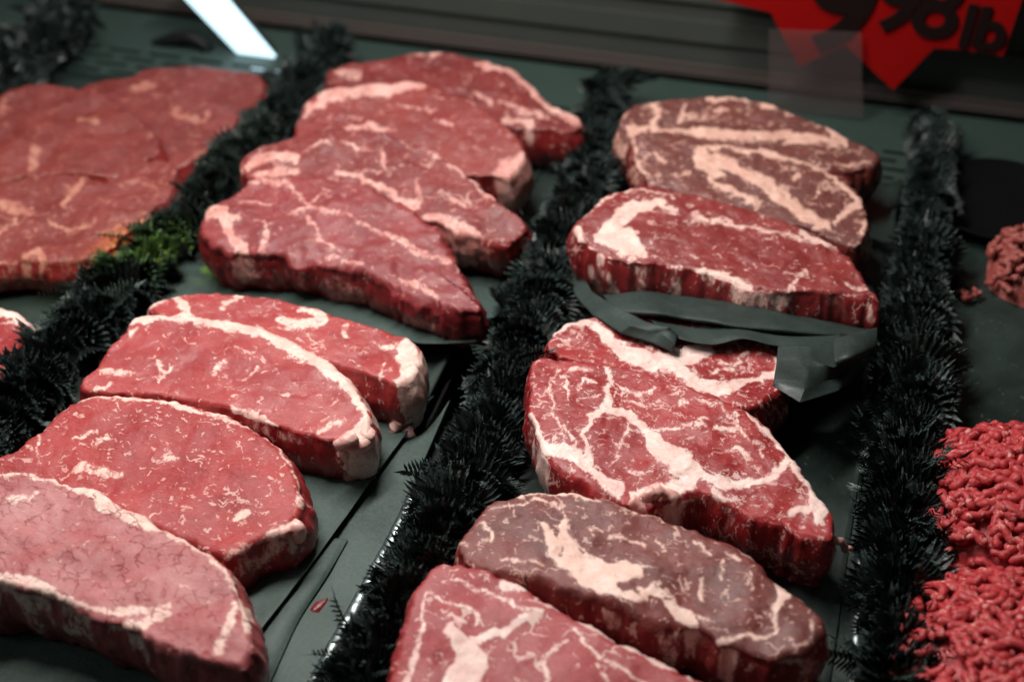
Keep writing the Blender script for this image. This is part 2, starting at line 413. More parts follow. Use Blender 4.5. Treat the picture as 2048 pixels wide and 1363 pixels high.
def steak(name, label, outline, strokes, mat, t=0.034, tilt=0.0, roll=0.0, lift=0.0, R=0.0026, seed=0, group=None,
          bulge=0.003, lump=1.0, holes=(), N=300, K=46, cat='steak', side_strokes=(), taper=0.0, slim=0.8, soft=False):
    outline = np.array(outline, float)
    a, b = math.radians(tilt), math.radians(roll)
    ey = np.array([0, math.cos(a), math.sin(a)])
    ex = np.array([math.cos(b), 0, math.sin(b)]); ex -= ey * (ex @ ey); ex /= np.linalg.norm(ex)
    n = np.cross(ex, ey)
    cpx = outline.mean(0); zc = t + lift
    for _ in range(4):
        P0 = at(cpx[0], cpx[1], zc)
        loc = []
        for q in outline:
            r = ray(*q); X = CAM + r * (((P0 - CAM) @ n) / (r @ n)) - P0
            loc.append((X @ ex, X @ ey))
        loc = np.array(loc)
        zc = t * n[2] - min(loc[:, 0] * ex[2] + loc[:, 1] * ey[2]) + lift
    org = P0 - n * t
    B = catmull(loc, N)
    # uneven knife line
    arc = np.arange(N) / N
    nrm = np.roll(B, -1, 0) - np.roll(B, 1, 0); nrm = np.stack([nrm[:, 1], -nrm[:, 0]], 1); nrm /= np.linalg.norm(nrm, axis=1)[:, None]
    area2 = np.sum(B[:, 0] * np.roll(B[:, 1], -1) - B[:, 1] * np.roll(B[:, 0], -1))
    if area2 < 0: nrm = -nrm
    p3 = np.column_stack([B * 100, np.zeros(N)])
    B = B + nrm * (0.0011 * vnoise(p3 * 1.1, seed + 3) + 0.0008 * vnoise(p3 * 3.1, seed + 9) + 0.0004 * vnoise(p3 * 8, seed + 19))[:, None] * lump
    # inner spine: long axis, shortened
    c = B.mean(0); u, s_, vt = np.linalg.svd(B - c, full_matrices=False)
    ax = vt[0]; pr = (B - c) @ ax; hi, lo = pr.max(), pr.min(); wid = np.abs((B - c) @ vt[1]).max()
    sp = np.clip(pr * 0.75, lo + wid * 0.9, hi - wid * 0.9) if hi - lo > 2 * wid else np.zeros(N)
    if hi - lo > 2 * wid: S = c + np.outer(sp, ax)
    else: S = c + np.outer(pr * 0.3, ax)
    D = B - S; L = np.linalg.norm(D, axis=1)
    Rr = np.minimum(R, L * 0.5)
    rings = []                       # (xy, z, side, edge distance)
    es = list(np.linspace(0, 1, K - 8))[::-1]           # 1 at centre -> 0
    for e in es:                                         # inner part
        ed = Rr + (L - Rr) * e
        rings.append((S + D * ((L - ed) / L)[:, None], np.full(N, t), np.zeros(N), ed))
    for th in np.linspace(0, math.pi / 2, 9)[1:]:        # rounded shoulder
        ed = Rr * (1 - math.sin(th))
        rings.append((S + D * ((L - ed) / L)[:, None], t - Rr * (1 - math.cos(th)) * 0.9, np.full(N, th / (math.pi / 2)) ** 3, ed))
    nside = 14
    z0 = t - Rr * 0.9
    for k in range(1, nside + 1):
        s = k / nside
        z = z0 * (1 - s) + 0.003 * s
        off = bulge * math.sin(math.pi * min(s * 1.1, 1)) - taper * s
        rings.append((B + nrm * off, z, np.ones(N), np.zeros(N)))
    rings.append((S + D * ((L - 0.006) / L)[:, None], np.zeros(N), np.ones(N), np.zeros(N)))
    XY = np.array([r[0] for r in rings]); Z = np.array([r[1] for r in rings]); SD = np.array([r[2] for r in rings]); ED = np.array([r[3] for r in rings])
    nr = len(rings)
    P = np.concatenate([XY, Z[..., None]], 2).reshape(-1, 3); SDf = SD.reshape(-1); EDf = ED.reshape(-1)
    # fat from the drawn seams (evaluated on the flat cut face; walls take what reaches their rim)
    flat = XY.copy(); 
    wallmask = SD >= 0.999
    inset = S + D * ((L - 0.0035) / L)[:, None]
    for k in range(nr):
        if wallmask[k].all(): flat[k] = inset
    Wf = org + n * t + flat.reshape(-1, 2)[:, :1] * ex + flat.reshape(-1, 2)[:, 1:] * ey
    Q = project(Wf)
    # wobble so that drawn seams get a natural outline
    Qn = np.column_stack([P[:, :2] * 100, np.zeros(len(P))])
    Qw = Q + np.column_stack([vnoise(Qn * 1.4, seed + 21), vnoise(Qn * 1.4, seed + 22)]) * 6.0 + np.column_stack([vnoise(Qn * 3.5, seed + 23), vnoise(Qn * 3.5, seed + 24)]) * 4.0
    fat = np.full(len(P), -60.0); part = np.zeros(len(P), int); pv = np.full(len(P), 0.0)
    kinds = {'cap': 1, 'seam': 2}
    for kind, pts in strokes:
        if kind == 'seam': pts = [(p_[0], p_[1], p_[2] * 0.86) for p_ in pts]
        if kind is None and slim != 1.0: pts = [(p_[0], p_[1], (p_[2] if len(p_) > 2 else 8) * slim) for p_ in pts]
        sd = stroke_sdf(Qw, pts)
        depth = np.clip((t - P[:, 2]) / t, 0, 1) * SDf
        sd = sd - depth * ((5 if kind == 'cap' else 20) + 16 * vnoise(P * 130, seed + 61))
        if kind is None: sd = np.minimum(sd, 1.0)
        elif soft: sd = np.minimum(sd, 2.6 if kind == 'seam' else 5.0)
        fat = np.maximum(fat, sd)
        if kind in kinds:
            up_ = sd > np.maximum(pv, 0.0); part[up_] = kinds[kind]; pv = np.maximum(pv, sd)
    for pts in holes:
        sd = stroke_sdf(Qw, pts); fat = np.minimum(fat, -sd); part[sd > 0] = 0
    W = org + P[:, :1] * ex + P[:, 1:2] * ey + P[:, 2:] * n
    if side_strokes:
        Qs = project(W)
        Qs = Qs + np.column_stack([vnoise(P * 150, seed + 31), vnoise(P * 150, seed + 32)]) * 5.0
        for pts in side_strokes:
            sd = stroke_sdf(Qs, pts); sd = np.where(SDf > 0.4, np.minimum(sd * 0.8, 0.2), -60); fat = np.maximum(fat, sd)
    # real relief
    q = P * 100
    qs = q * np.array([1, 1, 0.55])
    top = 1 - SDf
    fm = np.clip(fat / 4 + 0.5, 0, 1)
    ease = np.clip(EDf / 0.006, 0, 1)
    dz = top * (0.0016 * fnoise(q * 0.45, seed + 1, 2) + 0.00045 * fnoise(q * 1.6, seed + 2, 2)) * lump
    dz += top * fm * (0.00012 + 0.00022 * vnoise(q * 3.0, seed + 5))
    P2 = P.copy(); P2[:, 2] += dz
    no = np.tile(nrm, (nr, 1))
    wall_in = np.clip((P[:, 2]) / 0.004, 0, 1)
    dside = SDf * (0.0011 * fnoise(qs * 0.6, seed + 11, 2) + 0.0006 * fnoise(q * 2.2, seed + 12, 3)) * lump
    dside -= SDf * 0.0001 * np.clip(1 - np.abs(fnoise(qs * np.array([1.1, 1.1, 0.35]), seed + 14, 2)) * 4, 0, 1) * lump   # creases between muscle bundles
    P2[:, :2] += no * (dside * wall_in)[:, None]
    faces = []
    idx = np.arange(nr * N).reshape(nr, N)
    a_, b_ = idx[:-1], idx[1:]
    q4 = np.stack([a_, b_, np.roll(b_, -1, 1), np.roll(a_, -1, 1)], -1).reshape(-1, 4)
    if area2 < 0: q4 = q4[:, ::-1]
    faces = q4
    bottom = idx[-1][::-1] if area2 > 0 else idx[-1]
    # full mesh once, for continuous normals
    me = bpy.data.meshes.new('tmp'); me.from_pydata(P2.tolist(), [], faces.tolist()); me.update()
    vn = np.empty(len(P2) * 3); me.vertex_normals.foreach_get('vector', vn); vn = vn.reshape(-1, 3)
    # inner ring folds onto the spine: use straight-up normals there
    vn[:N] = (0, 0, 1)
    bpy.data.meshes.remove(me)
    root = empty(name)
    root.matrix_world = Matrix(((ex[0], ey[0], n[0], org[0]), (ex[1], ey[1], n[1], org[1]), (ex[2], ey[2], n[2], org[2]), (0, 0, 0, 1)))
    tag(root, label, cat, group)
    fp = part[faces]
    fpart = np.where((fp == fp[:, :1]).all(1), fp[:, 0], np.median(fp, axis=1).astype(int))
    def islands(fs):
        lab = np.arange(len(P2))
        while True:
            mn = lab[fs].min(1); new = lab.copy()
            np.minimum.at(new, fs.ravel(), np.repeat(mn, 4))
            new = new[new]
            if (new == lab).all(): break
            lab = new
        return lab[fs[:, 0]]
    for code in (1, 2, 0):                # slivers go back to their neighbour
        ids = np.nonzero(fpart == code)[0]
        if not len(ids): continue
        isl = islands(faces[ids])
        for l_ in np.unique(isl):
            k_ = ids[isl == l_]
            if len(k_) < 40: fpart[k_] = 0 if code else 2
    for code, pname in ((0, 'lean_meat'), (1, 'fat_cap'), (2, 'fat_seam')):
        ids = np.nonzero(fpart == code)[0]
        if not len(ids): continue
        isl = islands(faces[ids])
        groups = [ids[isl == l_] for l_ in np.unique(isl)]
        groups.sort(key=len, reverse=True)
        for gi, ids_g in enumerate(groups):
            fs = faces[ids_g]
            used, inv = np.unique(fs, return_inverse=True)
            fl = inv.reshape(fs.shape).tolist()
            if code == 0 and gi == 0:
                m_ = {int(v): i for i, v in enumerate(used)}
                extra = [m_[int(v)] for v in bottom if int(v) in m_]
                if len(extra) > 2: fl.append(extra)
            o = mesh_obj(pname, P2[used], fl, mat, root)
            for an, arr in (('fat', fat), ('side', SDf)):
                at_ = o.data.attributes.new(an, 'FLOAT', 'POINT'); at_.data.foreach_set('value', arr[used].astype(np.float32))
            o.data.normals_split_custom_set_from_vertices([tuple(v) for v in vn[used]])
    return root

def mk(base, name, **kw):
    d = dict(M[base]); d.update(kw); return meat_material(name, **d)

STEAKS = []
C_, S_ = 'cap', 'seam'
# --- far left tray (out of focus)
steak('steak', 'blurred flat red steak at the back right of the far left tray',
      [(180,165),(260,150),(310,136),(400,134),(470,142),(528,158),(520,200),(470,250),(420,300),(360,335),(300,312),(240,285),(170,250),(140,205)],
      [(None,[(350,220,14),(390,240,16)]),(None,[(410,240,8),(420,225,10)]),(S_,[(270,180,10),(300,170,16)]),(None,[(280,270,10),(285,295,10),(310,305,14)])],
      mk('sirloin', 'beef_far_right', lean=(0.19, 0.030, 0.028), lean2=(0.145, 0.020, 0.019), fat=(0.48, 0.22, 0.17), fat2=(0.38, 0.13, 0.10), wet=0.6, marb=0.8, seed=1), t=0.020, tilt=3, seed=1, group='steaks in the far left tray', soft=True)
steak('steak', 'blurred rounded red steak at the back left corner of the far left tray',
      [(-90,250),(-20,200),(50,172),(120,168),(190,180),(250,215),(300,260),(320,300),(290,325),(220,350),(130,345),(50,350),(-90,370)],
      [(None,[(0,220,10),(10,205,12)]),(None,[(60,330,20),(70,300,20)]),(None,[(160,235,10),(190,240,12)])],
      mk('sirloin', 'beef_far_left', lean=(0.19, 0.030, 0.028), lean2=(0.145, 0.020, 0.019), fat=(0.48, 0.22, 0.17), fat2=(0.38, 0.13, 0.10), wet=0.6, marb=0.6, seed=2), t=0.023, tilt=5, seed=2, group='steaks in the far left tray', soft=True)
steak('steak', 'wide red steak in front on the far left tray, beside the left divider',
      [(-120,400),(-30,370),(60,352),(150,350),(215,362),(262,330),(310,318),(356,332),(345,380),(300,430),(240,480),(180,520),(110,525),(40,520),(-120,520)],
      [(S_,[(130,405,14),(150,380,12),(170,360,10)]),(None,[(0,470,8),(30,440,10),(50,410,8)]),(S_,[(50,510,20),(75,500,26),(90,530,20)]),(None,[(100,440,10),(140,460,10),(190,440,8)]),(None,[(0,410,20),(60,420,24)])],
      mk('sirloin', 'beef_far_front', lean=(0.19, 0.030, 0.028), lean2=(0.145, 0.020, 0.019), fat=(0.48, 0.22, 0.17), fat2=(0.38, 0.13, 0.10), wet=0.6, marb=1.0, seed=3), t=0.024, tilt=4, seed=3, group='steaks in the far left tray', soft=True)
steak('steak', 'bright red steak corner at the left edge of the photo below the pale steaks',
      [(-160,660),(-60,625),(0,616),(45,628),(66,652),(40,700),(-20,760),(-160,800)],
      [(C_,[(-40,628,22),(10,628,24),(50,645,20)])],
      mk('ribeye', 'beef_left_edge', marb=0.7, seed=4), t=0.026, tilt=2, seed=4, group='steaks in the far left tray', soft=True)

# --- sirloin row, middle left, from back to front
steak('steak', 'rearmost sirloin steak of the overlapping row, pale fat along its back edge',
      [(650,150),(690,128),(760,118),(810,107),(860,104),(930,112),(1000,128),(1055,158),(1095,203),(1148,226),(1164,248),(1140,262),(1085,256),(1020,254),(940,262),(860,258),(760,230),(680,185)],
      [(C_,[(960,128,10),(1020,138,18),(1060,166,24),(1092,206,18),(1140,230,22),(1160,246,16)]),(C_,[(820,110,12),(880,108,12)]),(None,[(680,142,16),(715,155,16)]),
       (None,[(1000,200,8),(1050,222,12),(1100,238,10)]),(None,[(950,185,14),(985,205,12)]),(S_,[(1012,236,20),(1060,246,14)])],
      mk('sirloin', 'sirloin_rear', lean=(0.19, 0.024, 0.023), lean2=(0.14, 0.016, 0.016), marb=0.7, seed=5, wet=0.6), t=0.032, tilt=9, seed=5, group='overlapping sirloin steaks', soft=True)
steak('steak', 'second sirloin from the back, thick white fat on its upper left rim',
      [(588,262),(608,208),(640,182),(700,168),(780,160),(845,163),(900,184),(960,212),(1010,246),(1044,286),(1049,328),(1010,352),(960,352),(900,345),(800,330),(700,315),(620,300)],
      [(C_,[(608,228,12),(645,194,18),(700,182,24),(760,177,26),(845,166,14)]),(C_,[(985,352,14),(1020,336,30),(1046,322,26)]),(S_,[(690,256,14),(740,250,16),(790,262,8)]),
       (None,[(800,210,8),(860,220,8)]),(None,[(880,240,8),(900,250,8)])],
      mk('sirloin', 'sirloin_second', lean=(0.24, 0.034, 0.030), lean2=(0.19, 0.024, 0.022), marb=0.7, seed=6, wet=0.6), t=0.034, tilt=14, lift=0.003, seed=6, group='overlapping sirloin steaks', soft=True)
steak('steak', 'third sirloin from the back, ragged red and white front edge',
      [(480,332),(498,302),(560,276),(620,258),(680,252),(760,265),(850,290),(905,322),(955,366),(1000,404),(1040,434),(1057,462),(1010,480),(945,474),(890,458),(820,428),(720,395),(620,378),(520,372)],
      [(S_,[(490,330,12),(530,312,22),(585,318,24)]),(S_,[(510,352,14),(560,346,18),(592,346,12)]),(C_,[(900,328,8),(938,346,26),(968,372,32),(992,394,14)]),
       (None,[(840,292,6),(905,320,10),(955,360,10),(980,388,12)]),(S_,[(668,346,8),(740,362,12),(800,398,14),(830,414,18)]),(S_,[(850,440,26),(900,452,36),(955,474,26)]),
       (None,[(690,290,7),(730,300,9)]),(None,[(760,300,8),(770,330,8)]),(None,[(830,360,7),(835,395,7)]),(None,[(900,400,8),(930,420,7)]),(None,[(620,300,7),(660,290,8)])],
      mk('sirloin', 'sirloin_third', lean=(0.21, 0.026, 0.025), lean2=(0.155, 0.017, 0.017), marb=0.9, seed=7, wet=0.7), t=0.034, tilt=15, lift=0.003, seed=7, lump=1.25, group='overlapping sirloin steaks', soft=True,
      side_strokes=[[(920,490,40),(960,500,30)]])
steak('steak', 'front sirloin of the overlapping row, branching white vein and rough sides',
      [(500,356),(560,345),(640,350),(720,366),(800,396),(860,440),(898,488),(918,535),(942,580),(962,612),(940,626),(880,612),(800,582),(720,552),(640,528),(560,512),(480,506),(420,492),(396,466),(402,430),(432,404),(470,384)],
      [(None,[(504,354,24),(540,356,18),(570,366,10),(600,385,8),(620,415,8),(650,425,8),(700,435,9),(760,460,10),(840,500,13),(900,520,7)]),(None,[(620,415,8),(640,390,5),(662,380,5)]),(None,[(580,428,8),(622,418,8)]),
       (S_,[(418,428,28),(448,430,34),(474,442,16)]),(S_,[(452,440,24),(468,480,28),(488,512,30)]),(None,[(530,450,8),(536,480,8),(525,508,8)]),(None,[(655,516,10),(690,518,12),(722,526,9)]),
       (None,[(800,556,10),(850,578,13),(872,592,10)]),(C_,[(902,488,10),(914,510,14),(918,540,8)]),(None,[(480,405,5),(545,408,5)]),(None,[(620,440,6),(640,480,6),(680,500,6)])],
      mk('sirloin', 'sirloin_front', lean=(0.25, 0.038, 0.042), lean2=(0.19, 0.024, 0.028), marb=0.6, seed=8, wet=0.7), t=0.034, tilt=13, seed=8, lump=1.5, R=0.0042, group='overlapping sirloin steaks', soft=True,
      side_strokes=[[(495,520,30),(505,548,26)],[(660,575,36),(710,596,40)],[(600,540,10),(610,575,10)],[(820,640,26),(860,655,20)]])

# --- strip steaks, lower left, from back to front
steak('steak', 'rearmost strip steak with a broad white fat end on the right',
      [(296,612),(350,592),(420,585),(520,592),(600,605),(700,635),(780,660),(826,676),(840,705),(832,742),(800,766),(765,760),(700,738),(600,705),(500,675),(400,652),(330,640)],
      [(S_,[(352,600,18),(372,620,16),(388,642,14),(340,638,10)]),(None,[(440,616,8),(482,594,8)]),(S_,[(560,640,18),(600,652,22),(642,642,14),(640,624,12),(600,618,10)]),(None,[(690,652,14),(690,668,12)]),
       (C_,[(828,676,18),(815,700,46),(822,735,50),(800,768,24)]),(None,[(756,690,8),(795,690,12)]),(None,[(772,722,7),(764,756,7)]),(S_,[(300,612,12),(330,606,14)])],
      mk('strip', 'strip_rear', marb=0.7, seed=9), t=0.036, tilt=2, seed=9, lump=0.8, group='strip steaks fanned at the lower left', soft=True,
      side_strokes=[[(842,720,30),(846,790,34),(835,850,30)],[(800,862,24),(825,860,22)]])
steak('steak', 'second strip steak from the back, long cream fat cap curving along its back',
      [(262,634),(300,628),(400,632),(480,643),(560,668),(640,710),(700,760),(728,798),(742,836),(738,866),(705,882),(660,878),(610,866),(560,850),(477,822),(423,808),(318,790),(218,785),(166,778),(168,758),(192,728),(212,700),(242,664)],
      [(C_,[(262,636,14),(340,635,18),(430,643,20),(500,656,26),(580,690,28),(640,726,28),(690,766,22),(722,802,14),(738,840,14)]),(S_,[(470,818,14),(505,828,18),(545,848,14)]),(None,[(640,860,8),(662,846,10),(692,840,8)]),
       (C_,[(690,882,26),(722,866,36),(740,846,20)]),(None,[(205,742,8),(240,746,16),(262,752,10)]),(None,[(225,766,10),(195,774,8)]),(None,[(316,720,7),(330,745,8),(322,758,6)]),(None,[(422,752,5),(436,738,9),(450,722,13)]),(None,[(486,760,5),(500,750,6),(516,736,9)]),(None,[(330,745,7),(346,735,6)]),
       (None,[(580,716,4),(650,738,4)]),(None,[(260,668,8),(270,655,8)])],
      mk('strip', 'strip_second', marb=0.55, fine=1.05, seed=10), t=0.036, tilt=6, seed=10, lump=0.8, group='strip steaks fanned at the lower left', soft=True,
      side_strokes=[[(690,905,40),(720,920,44),(700,950,30)],[(560,870,12),(600,885,10)]])
steak('steak', 'third strip steak from the back, rounded right end with a curled fat tag',
      [(160,792),(210,787),(310,789),(380,806),(450,826),(520,864),(562,900),(590,940),(604,990),(600,1034),(565,1066),(500,1090),(450,1108),(350,1075),(200,1010),(100,975),(0,955),(-60,950),(-50,930),(20,902),(78,858),(118,820)],
      [(C_,[(160,793,12),(220,790,14),(280,793,9),(320,796,20),(360,808,18),(400,818,9),(470,836,7),(530,870,5),(587,930,5),(602,990,5)]),(C_,[(545,1074,20),(596,1044,16)]),(None,[(450,1108,12),(500,1092,12),(560,1070,12)]),
       (S_,[(460,1036,10),(492,1022,20)]),(None,[(330,916,9),(352,914,13)]),(None,[(150,882,5),(190,860,10)]),(None,[(74,862,8),(72,890,5),(82,922,5)]),(None,[(590,985,12),(598,1005,12)]),(None,[(200,885,8),(215,875,10)]),(None,[(150,935,16),(200,940,24),(240,950,10)])],
      mk('strip', 'strip_third', marb=0.7, fine=1.15, seed=11, film=0.25), t=0.033, tilt=8, seed=11, lump=0.9, R=0.0042, group='strip steaks fanned at the lower left', soft=True,
      side_strokes=[[(480,1140,30),(540,1110,26),(590,1060,24)]])
steak('steak', 'front strip steak at the lower left corner with a cracked pale surface',
      [(-90,925),(0,937),(70,947),(140,962),(200,984),(280,1028),(350,1068),(412,1100),(456,1140),(482,1190),(498,1250),(502,1305),(474,1334),(420,1326),(350,1300),(270,1268),(200,1236),(130,1206),(60,1182),(0,1166),(-90,1146)],
      [(C_,[(-60,936,8),(0,942,8),(100,952,9),(170,968,18),(204,990,56),(240,1010,54),(290,1036,42),(330,1056,22),(400,1092,12),(450,1140,9),(480,1190,10),(496,1260,10)]),
       (S_,[(-60,1150,20),(0,1160,22),(60,1172,26),(110,1186,22),(160,1204,16),(230,1222,14),(290,1222,18),(345,1204,8)]),(S_,[(250,1246,16),(290,1252,24),(330,1222,20)]),(S_,[(436,1306,16),(458,1256,22),(470,1210,12)]),(None,[(20,1000,10),(40,990,8),(70,980,6)])],
      mk('strip', 'strip_front', lean=(0.43, 0.155, 0.155), lean2=(0.35, 0.085, 0.088), marb=0.35, fine=0.3, seed=12, crack=1.0, film=0.6, rough=0.36), t=0.040, tilt=8, seed=12, lump=1.0, R=0.0034, group='strip steaks fanned at the lower left', soft=True)

# --- ribeyes, middle right, from back to front
steak('steak', 'rearmost brown aged ribeye with a wide peach fat band across it',
      [(1240,238),(1262,214),(1300,200),(1370,195),(1440,190),(1500,198),(1560,215),(1620,240),(1690,270),(1740,294),(1757,310),(1740,328),(1690,338),(1620,335),(1540,325),(1440,315),(1340,305),(1262,290),(1236,262)],
      [(S_,[(1300,262,14),(1340,257,12),(1400,268,18),(1480,272,22),(1560,270,22),(1640,280,24),(1690,288,14)]),(S_,[(1622,242,12),(1664,260,26),(1690,285,20)]),(C_,[(1420,194,9),(1470,192,14),(1530,205,9),(1580,225,6)]),
       (S_,[(1308,206,14),(1312,230,12),(1306,256,14),(1258,264,14)]),(None,[(1372,214,8),(1360,236,8),(1412,234,8)]),(None,[(1430,225,8),(1460,218,6)]),(None,[(1240,240,14),(1256,222,12)]),(None,[(1670,326,7),(1740,326,7)])],
      mk('aged', 'aged_rear', marb=1.0, seed=13, wet=0.7, dry=(0.12, 0.042, 0.036)), t=0.034, tilt=8, lift=0.003, seed=13, group='ribeye steaks right of the middle divider',
      side_strokes=[[(1235,280,44),(1228,318,40)]])
steak('steak', 'brown aged ribeye second from the back, forked peach fat in its middle',
      [(1262,292),(1270,268),(1310,268),(1384,284),(1450,288),(1517,294),(1605,316),(1684,352),(1716,388),(1733,428),(1740,462),(1722,488),(1690,490),(1627,462),(1538,440),(1495,424),(1406,398),(1320,376),(1280,344)],
      [(S_,[(1400,296,26),(1408,325,36),(1430,348,34),(1455,376,26)]),(S_,[(1425,312,26),(1470,334,26),(1517,358,26),(1560,392,30),(1606,428,30),(1652,452,20)]),(C_,[(1400,290,8),(1517,300,10),(1605,322,10),(1671,352,9),(1715,394,9)]),
       (C_,[(1724,404,26),(1698,418,18),(1668,450,8)]),(C_,[(1732,440,14),(1722,470,8)]),(None,[(1268,280,10),(1266,312,10),(1298,348,10)]),(None,[(1646,362,7),(1626,392,7)]),(None,[(1600,352,10),(1590,362,8)]),(S_,[(1470,386,16),(1520,408,14)]),(None,[(1310,310,7),(1330,320,7)]),(None,[(1380,350,7),(1350,352,7)])],
      mk('aged', 'aged_second', marb=1.0, seed=14, wet=0.7, dry=(0.13, 0.042, 0.036)), t=0.034, tilt=11, lift=0.003, seed=14, group='ribeye steaks right of the middle divider',
      holes=[[(1440,356,10),(1490,374,20),(1528,394,14)]])
steak('steak', 'thick red ribeye resting on crumpled black paper, white crescent of fat at left',
      [(1150,462),(1164,436),(1206,398),(1244,380),(1280,372),(1340,378),(1420,393),(1500,415),(1560,435),(1620,456),(1664,482),(1702,512),(1726,546),(1740,575),(1762,604),(1730,592),(1660,582),(1560,580),(1508,574),(1406,542),(1340,528),(1252,522),(1190,494)],
      [(S_,[(1196,470,26),(1232,446,34),(1266,416,28),(1310,408,16),(1352,422,8)]),(S_,[(1214,472,46),(1256,486,50),(1286,506,14)]),(None,[(1385,431,8),(1473,449,9),(1561,467,10),(1606,472,9),(1660,486,9)]),(S_,[(1604,460,10),(1640,474,20),(1672,492,12)]),
       (S_,[(1406,540,16),(1451,556,30),(1503,570,18)]),(None,[(1340,525,8),(1406,540,8)]),(None,[(1580,580,10),(1592,560,10),(1616,532,10)]),(None,[(1700,566,12),(1735,572,8)]),(None,[(1164,436,6),(1208,398,6),(1246,385,6),(1318,385,6),(1345,395,5)]),(C_,[(1152,462,14),(1174,496,14),(1218,520,12)]),
       (None,[(1230,500,8),(1260,512,8),(1290,512,6)])],
      mk('ribeye', 'ribeye_third', lean=(0.24, 0.028, 0.027), lean2=(0.19, 0.019, 0.020), fat=(0.82,0.56,0.49), fat2=(0.74,0.44,0.39), marb=0.7, fine=1.05, seed=15), t=0.036, tilt=5, lift=0.012, seed=15, lump=1.0, group='ribeye steaks right of the middle divider',
      side_strokes=[[(1210,545,10),(1230,590,12)],[(1290,540,12),(1285,590,12)],[(1350,560,18),(1345,600,18)],[(1480,590,40),(1560,605,36)],[(1180,540,12),(1200,585,16)],[(1740,610,10),(1742,640,10)]])
steak('steak', 'marbled ribeye half covered by the crumpled black paper',
      [(1091,688),(1115,657),(1166,633),(1260,622),(1400,622),(1530,648),(1578,700),(1558,786),(1500,818),(1430,800),(1350,775),(1280,755),(1210,738),(1130,718)],
      [(S_,[(1166,637,28),(1130,652,22),(1118,662,20)]),(S_,[(1185,648,20),(1222,680,24),(1258,708,30),(1297,722,38),(1337,728,42),(1376,708,42),(1436,684,26),(1480,684,10)]),(S_,[(1362,742,34),(1396,770,28),(1456,776,24),(1507,755,18),(1552,748,16),(1555,718,10)]),
       (None,[(1440,720,6),(1470,730,7),(1490,700,6)]),(None,[(1470,730,6),(1420,745,6)]),(None,[(1380,655,6),(1420,660,6)])],
      mk('ribeye', 'ribeye_fourth', marb=1.2, fine=1.1, scale=1.3, seed=16), t=0.034, tilt=1, seed=16, group='ribeye steaks right of the middle divider')
r5 = steak('steak', 'large heavily marbled ribeye with thick branching white fat, centre right',
      [(1071,716),(1140,716),(1214,723),(1277,739),(1357,766),(1436,794),(1491,820),(1535,853),(1574,901),(1606,941),(1634,980),(1656,1014),(1668,1050),(1652,1076),(1555,1042),(1495,1026),(1430,994),(1396,982),(1357,996),(1297,1016),(1258,1008),(1210,988),(1151,957),(1095,917),(1063,848),(1052,814),(1058,770)],
      [(S_,[(1216,725,14),(1222,758,10),(1214,790,14),(1206,822,26)]),(S_,[(1206,826,18),(1178,836,14),(1168,870,12),(1178,917,14)]),
       (C_,[(1067,830,12),(1075,869,14),(1095,897,22),(1127,905,26),(1158,913,22),(1182,937,18),(1210,968,20),(1238,980,28)]),
       (S_,[(1206,824,22),(1246,824,18),(1277,843,20),(1301,869,26),(1329,905,50),(1357,925,60),(1376,945,50),(1408,953,24),(1456,968,28),(1495,968,14),(1543,953,18),(1567,929,18),(1576,905,12)]),
       (C_,[(1491,824,6),(1527,855,8),(1568,903,12),(1592,939,20),(1620,970,20),(1636,1004,26),(1638,1034,26)]),(None,[(1428,982,8),(1475,998,8)]),(S_,[(1586,1016,16),(1615,1014,20)]),
       (S_,[(1277,994,28),(1337,980,40),(1378,966,40)]),
       (None,[(1301,854,6),(1357,854,6),(1416,846,6)]),(None,[(1428,863,7),(1475,861,9),(1468,830,7)]),(None,[(1475,861,7),(1515,889,6),(1530,915,5)]),(None,[(1362,808,14),(1376,806,14)]),(None,[(1115,735,4),(1103,774,5),(1107,822,5),(1119,854,5),(1131,885,5)]),
       (None,[(1178,735,4),(1140,740,5),(1127,755,6),(1135,798,5)]),(None,[(1254,858,6),(1238,893,6),(1226,925,5)]),(None,[(1240,775,5),(1280,785,6),(1310,775,4)]),(None,[(1245,800,5),(1290,808,6),(1320,800,4)]),(None,[(1400,800,4),(1440,815,5),(1460,840,5)]),(None,[(1440,905,5),(1475,900,8),(1500,920,5)]),(None,[(1150,780,5),(1165,760,5),(1190,760,5)]),(None,[(1130,860,5),(1150,885,5),(1145,905,5)]),(None,[(1255,940,5),(1290,950,5)])],
      mk('ribeye', 'ribeye_marbled', marb=1.0, fine=1.05, scale=1.4, seed=17), t=0.040, tilt=5, seed=17, lump=1.0, group='ribeye steaks right of the middle divider',
      taper=0.002)
